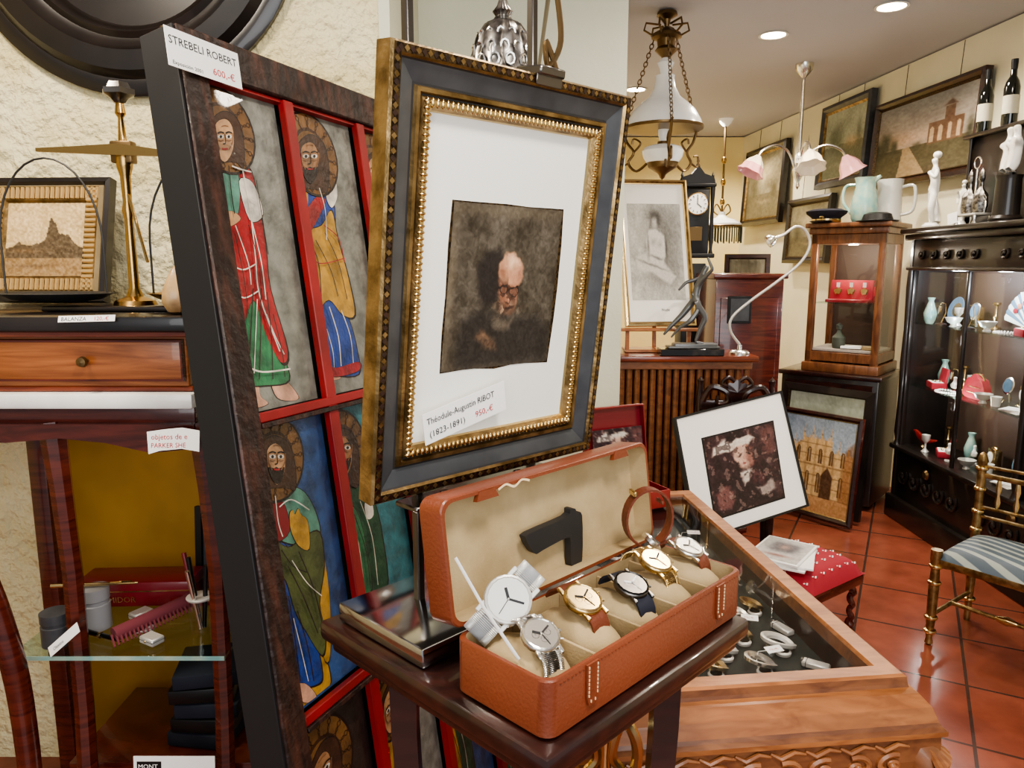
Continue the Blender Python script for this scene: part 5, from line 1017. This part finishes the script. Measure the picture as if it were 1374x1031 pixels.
b.poly([(-.03,0),(.03,.0),(.03,-.06),(-.03,-.06)],0,.001,'paper',M=basis((-.065,.08,.065),(.3,-.9,.2),(0,.2,.95),(-.95,-.3,0)));b.done()
b=B('dark_display_riser');b.box((2.585,3.86,zc+.235),(.12,.80,.47),'ebony',.008);b.box((2.575,3.86,zc+.48),(.17,.86,.022),'ebony',.006)
for y in(4.24,3.88,3.5): b.lathe([(.012,0),(.009,.04),(.011,.2),(.009,.4),(.012,.47)],(2.515,y,zc),'ebony',12)
b.done()
for x,y in((2.55,4.20),(2.55,3.99),(2.55,3.78)):
    b=B('wine_bottle',T((x,y,zc+.492)));b.lathe([(.0,.0),(.034,0),(.037,.01),(.037,.19),(.03,.22),(.016,.245),(.0135,.31),(.016,.312),(.016,.325),(0,.327)],(0,0,0),'winegl',24);b.lathe([(.0378,.06),(.0378,.15)],(0,0,0),'winelab',24);b.lathe([(.0145,.27),(.0165,.31),(.0165,.328),(0,.329)],(0,0,0),'black',16);b.done()
b=B('porcelain_group',T((2.42,3.74,zc)));b.lathe([(.07,0),(.075,.015),(.06,.03),(.055,.2),(.06,.22),(0,.22)],(0,0,0),'ebony',20)
for (dx,dy,hh) in((0,-.03,1),(.01,.03,.85)):
    vs=[(dx,dy,.30),(dx,dy,.36),(dx,dy,.42),(dx-.01,dy-.0,.455),(dx-.03,dy-.05,.39),(dx-.02,dy+.05,.37),(dx-.02,dy,.24),(dx,dy+.02,.23)]
    b.skin(vs,[(0,1),(1,2),(2,3),(1,4),(1,5),(0,6),(0,7)],[.04,.03,.014,.024,.014,.013,.035,.035],'porc')
b.done()

# ---------------------------------------------------------------- gilt chair
CHM=basis((1.715,2.86,0),Vector((.60,-.80,0)),Vector((.80,.60,0)),(0,0,1))
b=B('gilt_side_chair',CHM);w_,d_=.42,.36
def ring(x,y,zs,bb=b):
    for z in zs: bb.lathe([(.014,-.012),(.024,-.006),(.026,0),(.024,.006),(.014,.012)],(x,y,z),'goldb',14)
for x in(0,w_):
    b.lathe([(.010,0),(.016,.01),(.012,.03),(.017,.1),(.02,.25),(.016,.33),(.022,.36),(.022,.41)],(x,0,0),'gold',14);ring(x,0,(.06,.12,.27,.34))
    b.lathe([(.012,0),(.015,.1),(.019,.25),(.018,.4),(.016,.55),(.018,.66),(.015,.70),(.022,.72),(.014,.75),(0,.76)],(x,d_,0),'gold',14);ring(x,d_,(.1,.3,.42,.5,.6,.69))
for z in(.13,):
    b.cyl((0,0,z),(0,d_,z),.009,'gold');b.cyl((w_,0,z),(w_,d_,z),.009,'gold');b.cyl((0,d_*.5,z),(w_,d_*.5,z),.009,'gold')
    b.lathe([(.009,-.04),(.02,0),(.009,.04)],(0,0,0),'goldb',12,M=T((w_/2,d_/2,z))@RY(90))
b.box((w_/2,d_/2,.36),(w_+.02,d_+.02,.035),'gold',.006)
for z,t in((.66,.03),(.70,.018),(.52,.018),(.48,.018)): b.box((w_/2,d_,z),(w_,.018,t*.7),'gold',.004)
for i in range(5): b.lathe([(.006,0),(.012,.03),(.006,.06),(.012,.09),(.007,.13)],(.07+i*.07,d_,.525),'goldb',8)
v=[];f=[];n=12
for i in range(n+1):
    for j in range(n+1):
        x,y=-1+2*i/n,-1+2*j/n;v.append((w_/2+x*(w_/2+.01),d_/2+y*(d_/2+.01),.375+.055*((1-abs(x)**4)*(1-abs(y)**4))**.5))
for i in range(n):
    for j in range(n): a=i*(n+1)+j;f.append([a,a+n+1,a+n+2,a+1])
b.add(v,f,'satin',True);b.done()

# ---------------------------------------------------------------- lights
def area(name,loc,rot,size,power,col,sy=None):
    l=bpy.data.lights.new(name,'AREA');l.energy=power;l.color=col;l.size=size
    if sy: l.shape='RECTANGLE';l.size_y=sy
    o=bpy.data.objects.new(name,l);o.location=loc;o.rotation_euler=[math.radians(a) for a in rot];SC.collection.objects.link(o)
def spot(name,loc,power,col,ang=110,tgt=None):
    l=bpy.data.lights.new(name,'SPOT');l.energy=power;l.color=col;l.spot_size=math.radians(ang);l.spot_blend=.6;l.shadow_soft_size=.06
    o=bpy.data.objects.new(name,l);o.location=loc;SC.collection.objects.link(o)
    if tgt: o.rotation_euler=(Vector(tgt)-Vector(loc)).to_track_quat('-Z','Y').to_euler()
warm=(1,.88,.72)
area('daylight_fill',(.3,-1.6,1.9),(80,0,0),2.6,66,(.96,.98,1),1.8)  # added daylight-coloured fill behind the camera; no window is built there
area('ceiling_fill_front',(.4,.2,2.8),(0,0,0),.4,40,(1,.93,.83))  # overhead fill added above the camera, without a fitting
area('ceiling_fill_left',(-1.2,1.1,2.8),(0,0,0),.3,36,warm)  # added warm fill out of view, brightens the left wall
for i,(x,y,p) in enumerate(((1.526,4.62,95),(1.97,4.13,80),(.95,6.0,110),(1.3,2.4,66),(.4,1.7,22),(1.9,7.2,150),(2.0,3.0,48))): spot('downlight_and_fill_%d'%i,(x,y,2.84),p,warm,150)  # first three sit at the modelled fittings; remaining spots are added fill
def pt(name,loc,p,col=warm):
    l=bpy.data.lights.new(name,'POINT');l.energy=p;l.color=col;l.shadow_soft_size=.03;o=bpy.data.objects.new(name,l);o.location=loc;SC.collection.objects.link(o)
pt('vitrine_light',tuple(VM@Vector((dp*.3,wd*.5,1.62))),6);pt('cabinet_light',(2.42,4.1,1.47),8,(.86,.93,1));pt('cabinet_light_low',(2.42,3.7,1.47),8,(.86,.93,1));pt('cabinet_light_shelf',(2.40,4.0,1.14),5,(.92,.96,1));pt('cabinet_light_base',(2.40,4.0,.78),3.5,(1,.95,.9));pt('shelf_fill',(-.90,1.75,1.10),.9,warm)  # the last one is an added fill over the pen shelf, no lamp there
w=bpy.data.worlds.new('W');SC.world=w;w.use_nodes=True;w.node_tree.nodes['Background'].inputs[0].default_value=(.86,.89,.92,1);w.node_tree.nodes['Background'].inputs[1].default_value=.5
try: SC.view_settings.look='AgX - Medium High Contrast'
except Exception: pass
# ---------------------------------------------------------------- camera
cd=bpy.data.cameras.new('cam');co=bpy.data.objects.new('cam',cd);SC.collection.objects.link(co);SC.camera=co
cd.sensor_width=36;cd.lens=36*1000/1374;cd.clip_start=.05;co.location=(0,0,1.55);co.rotation_euler=(math.radians(90-9.2),0,0)
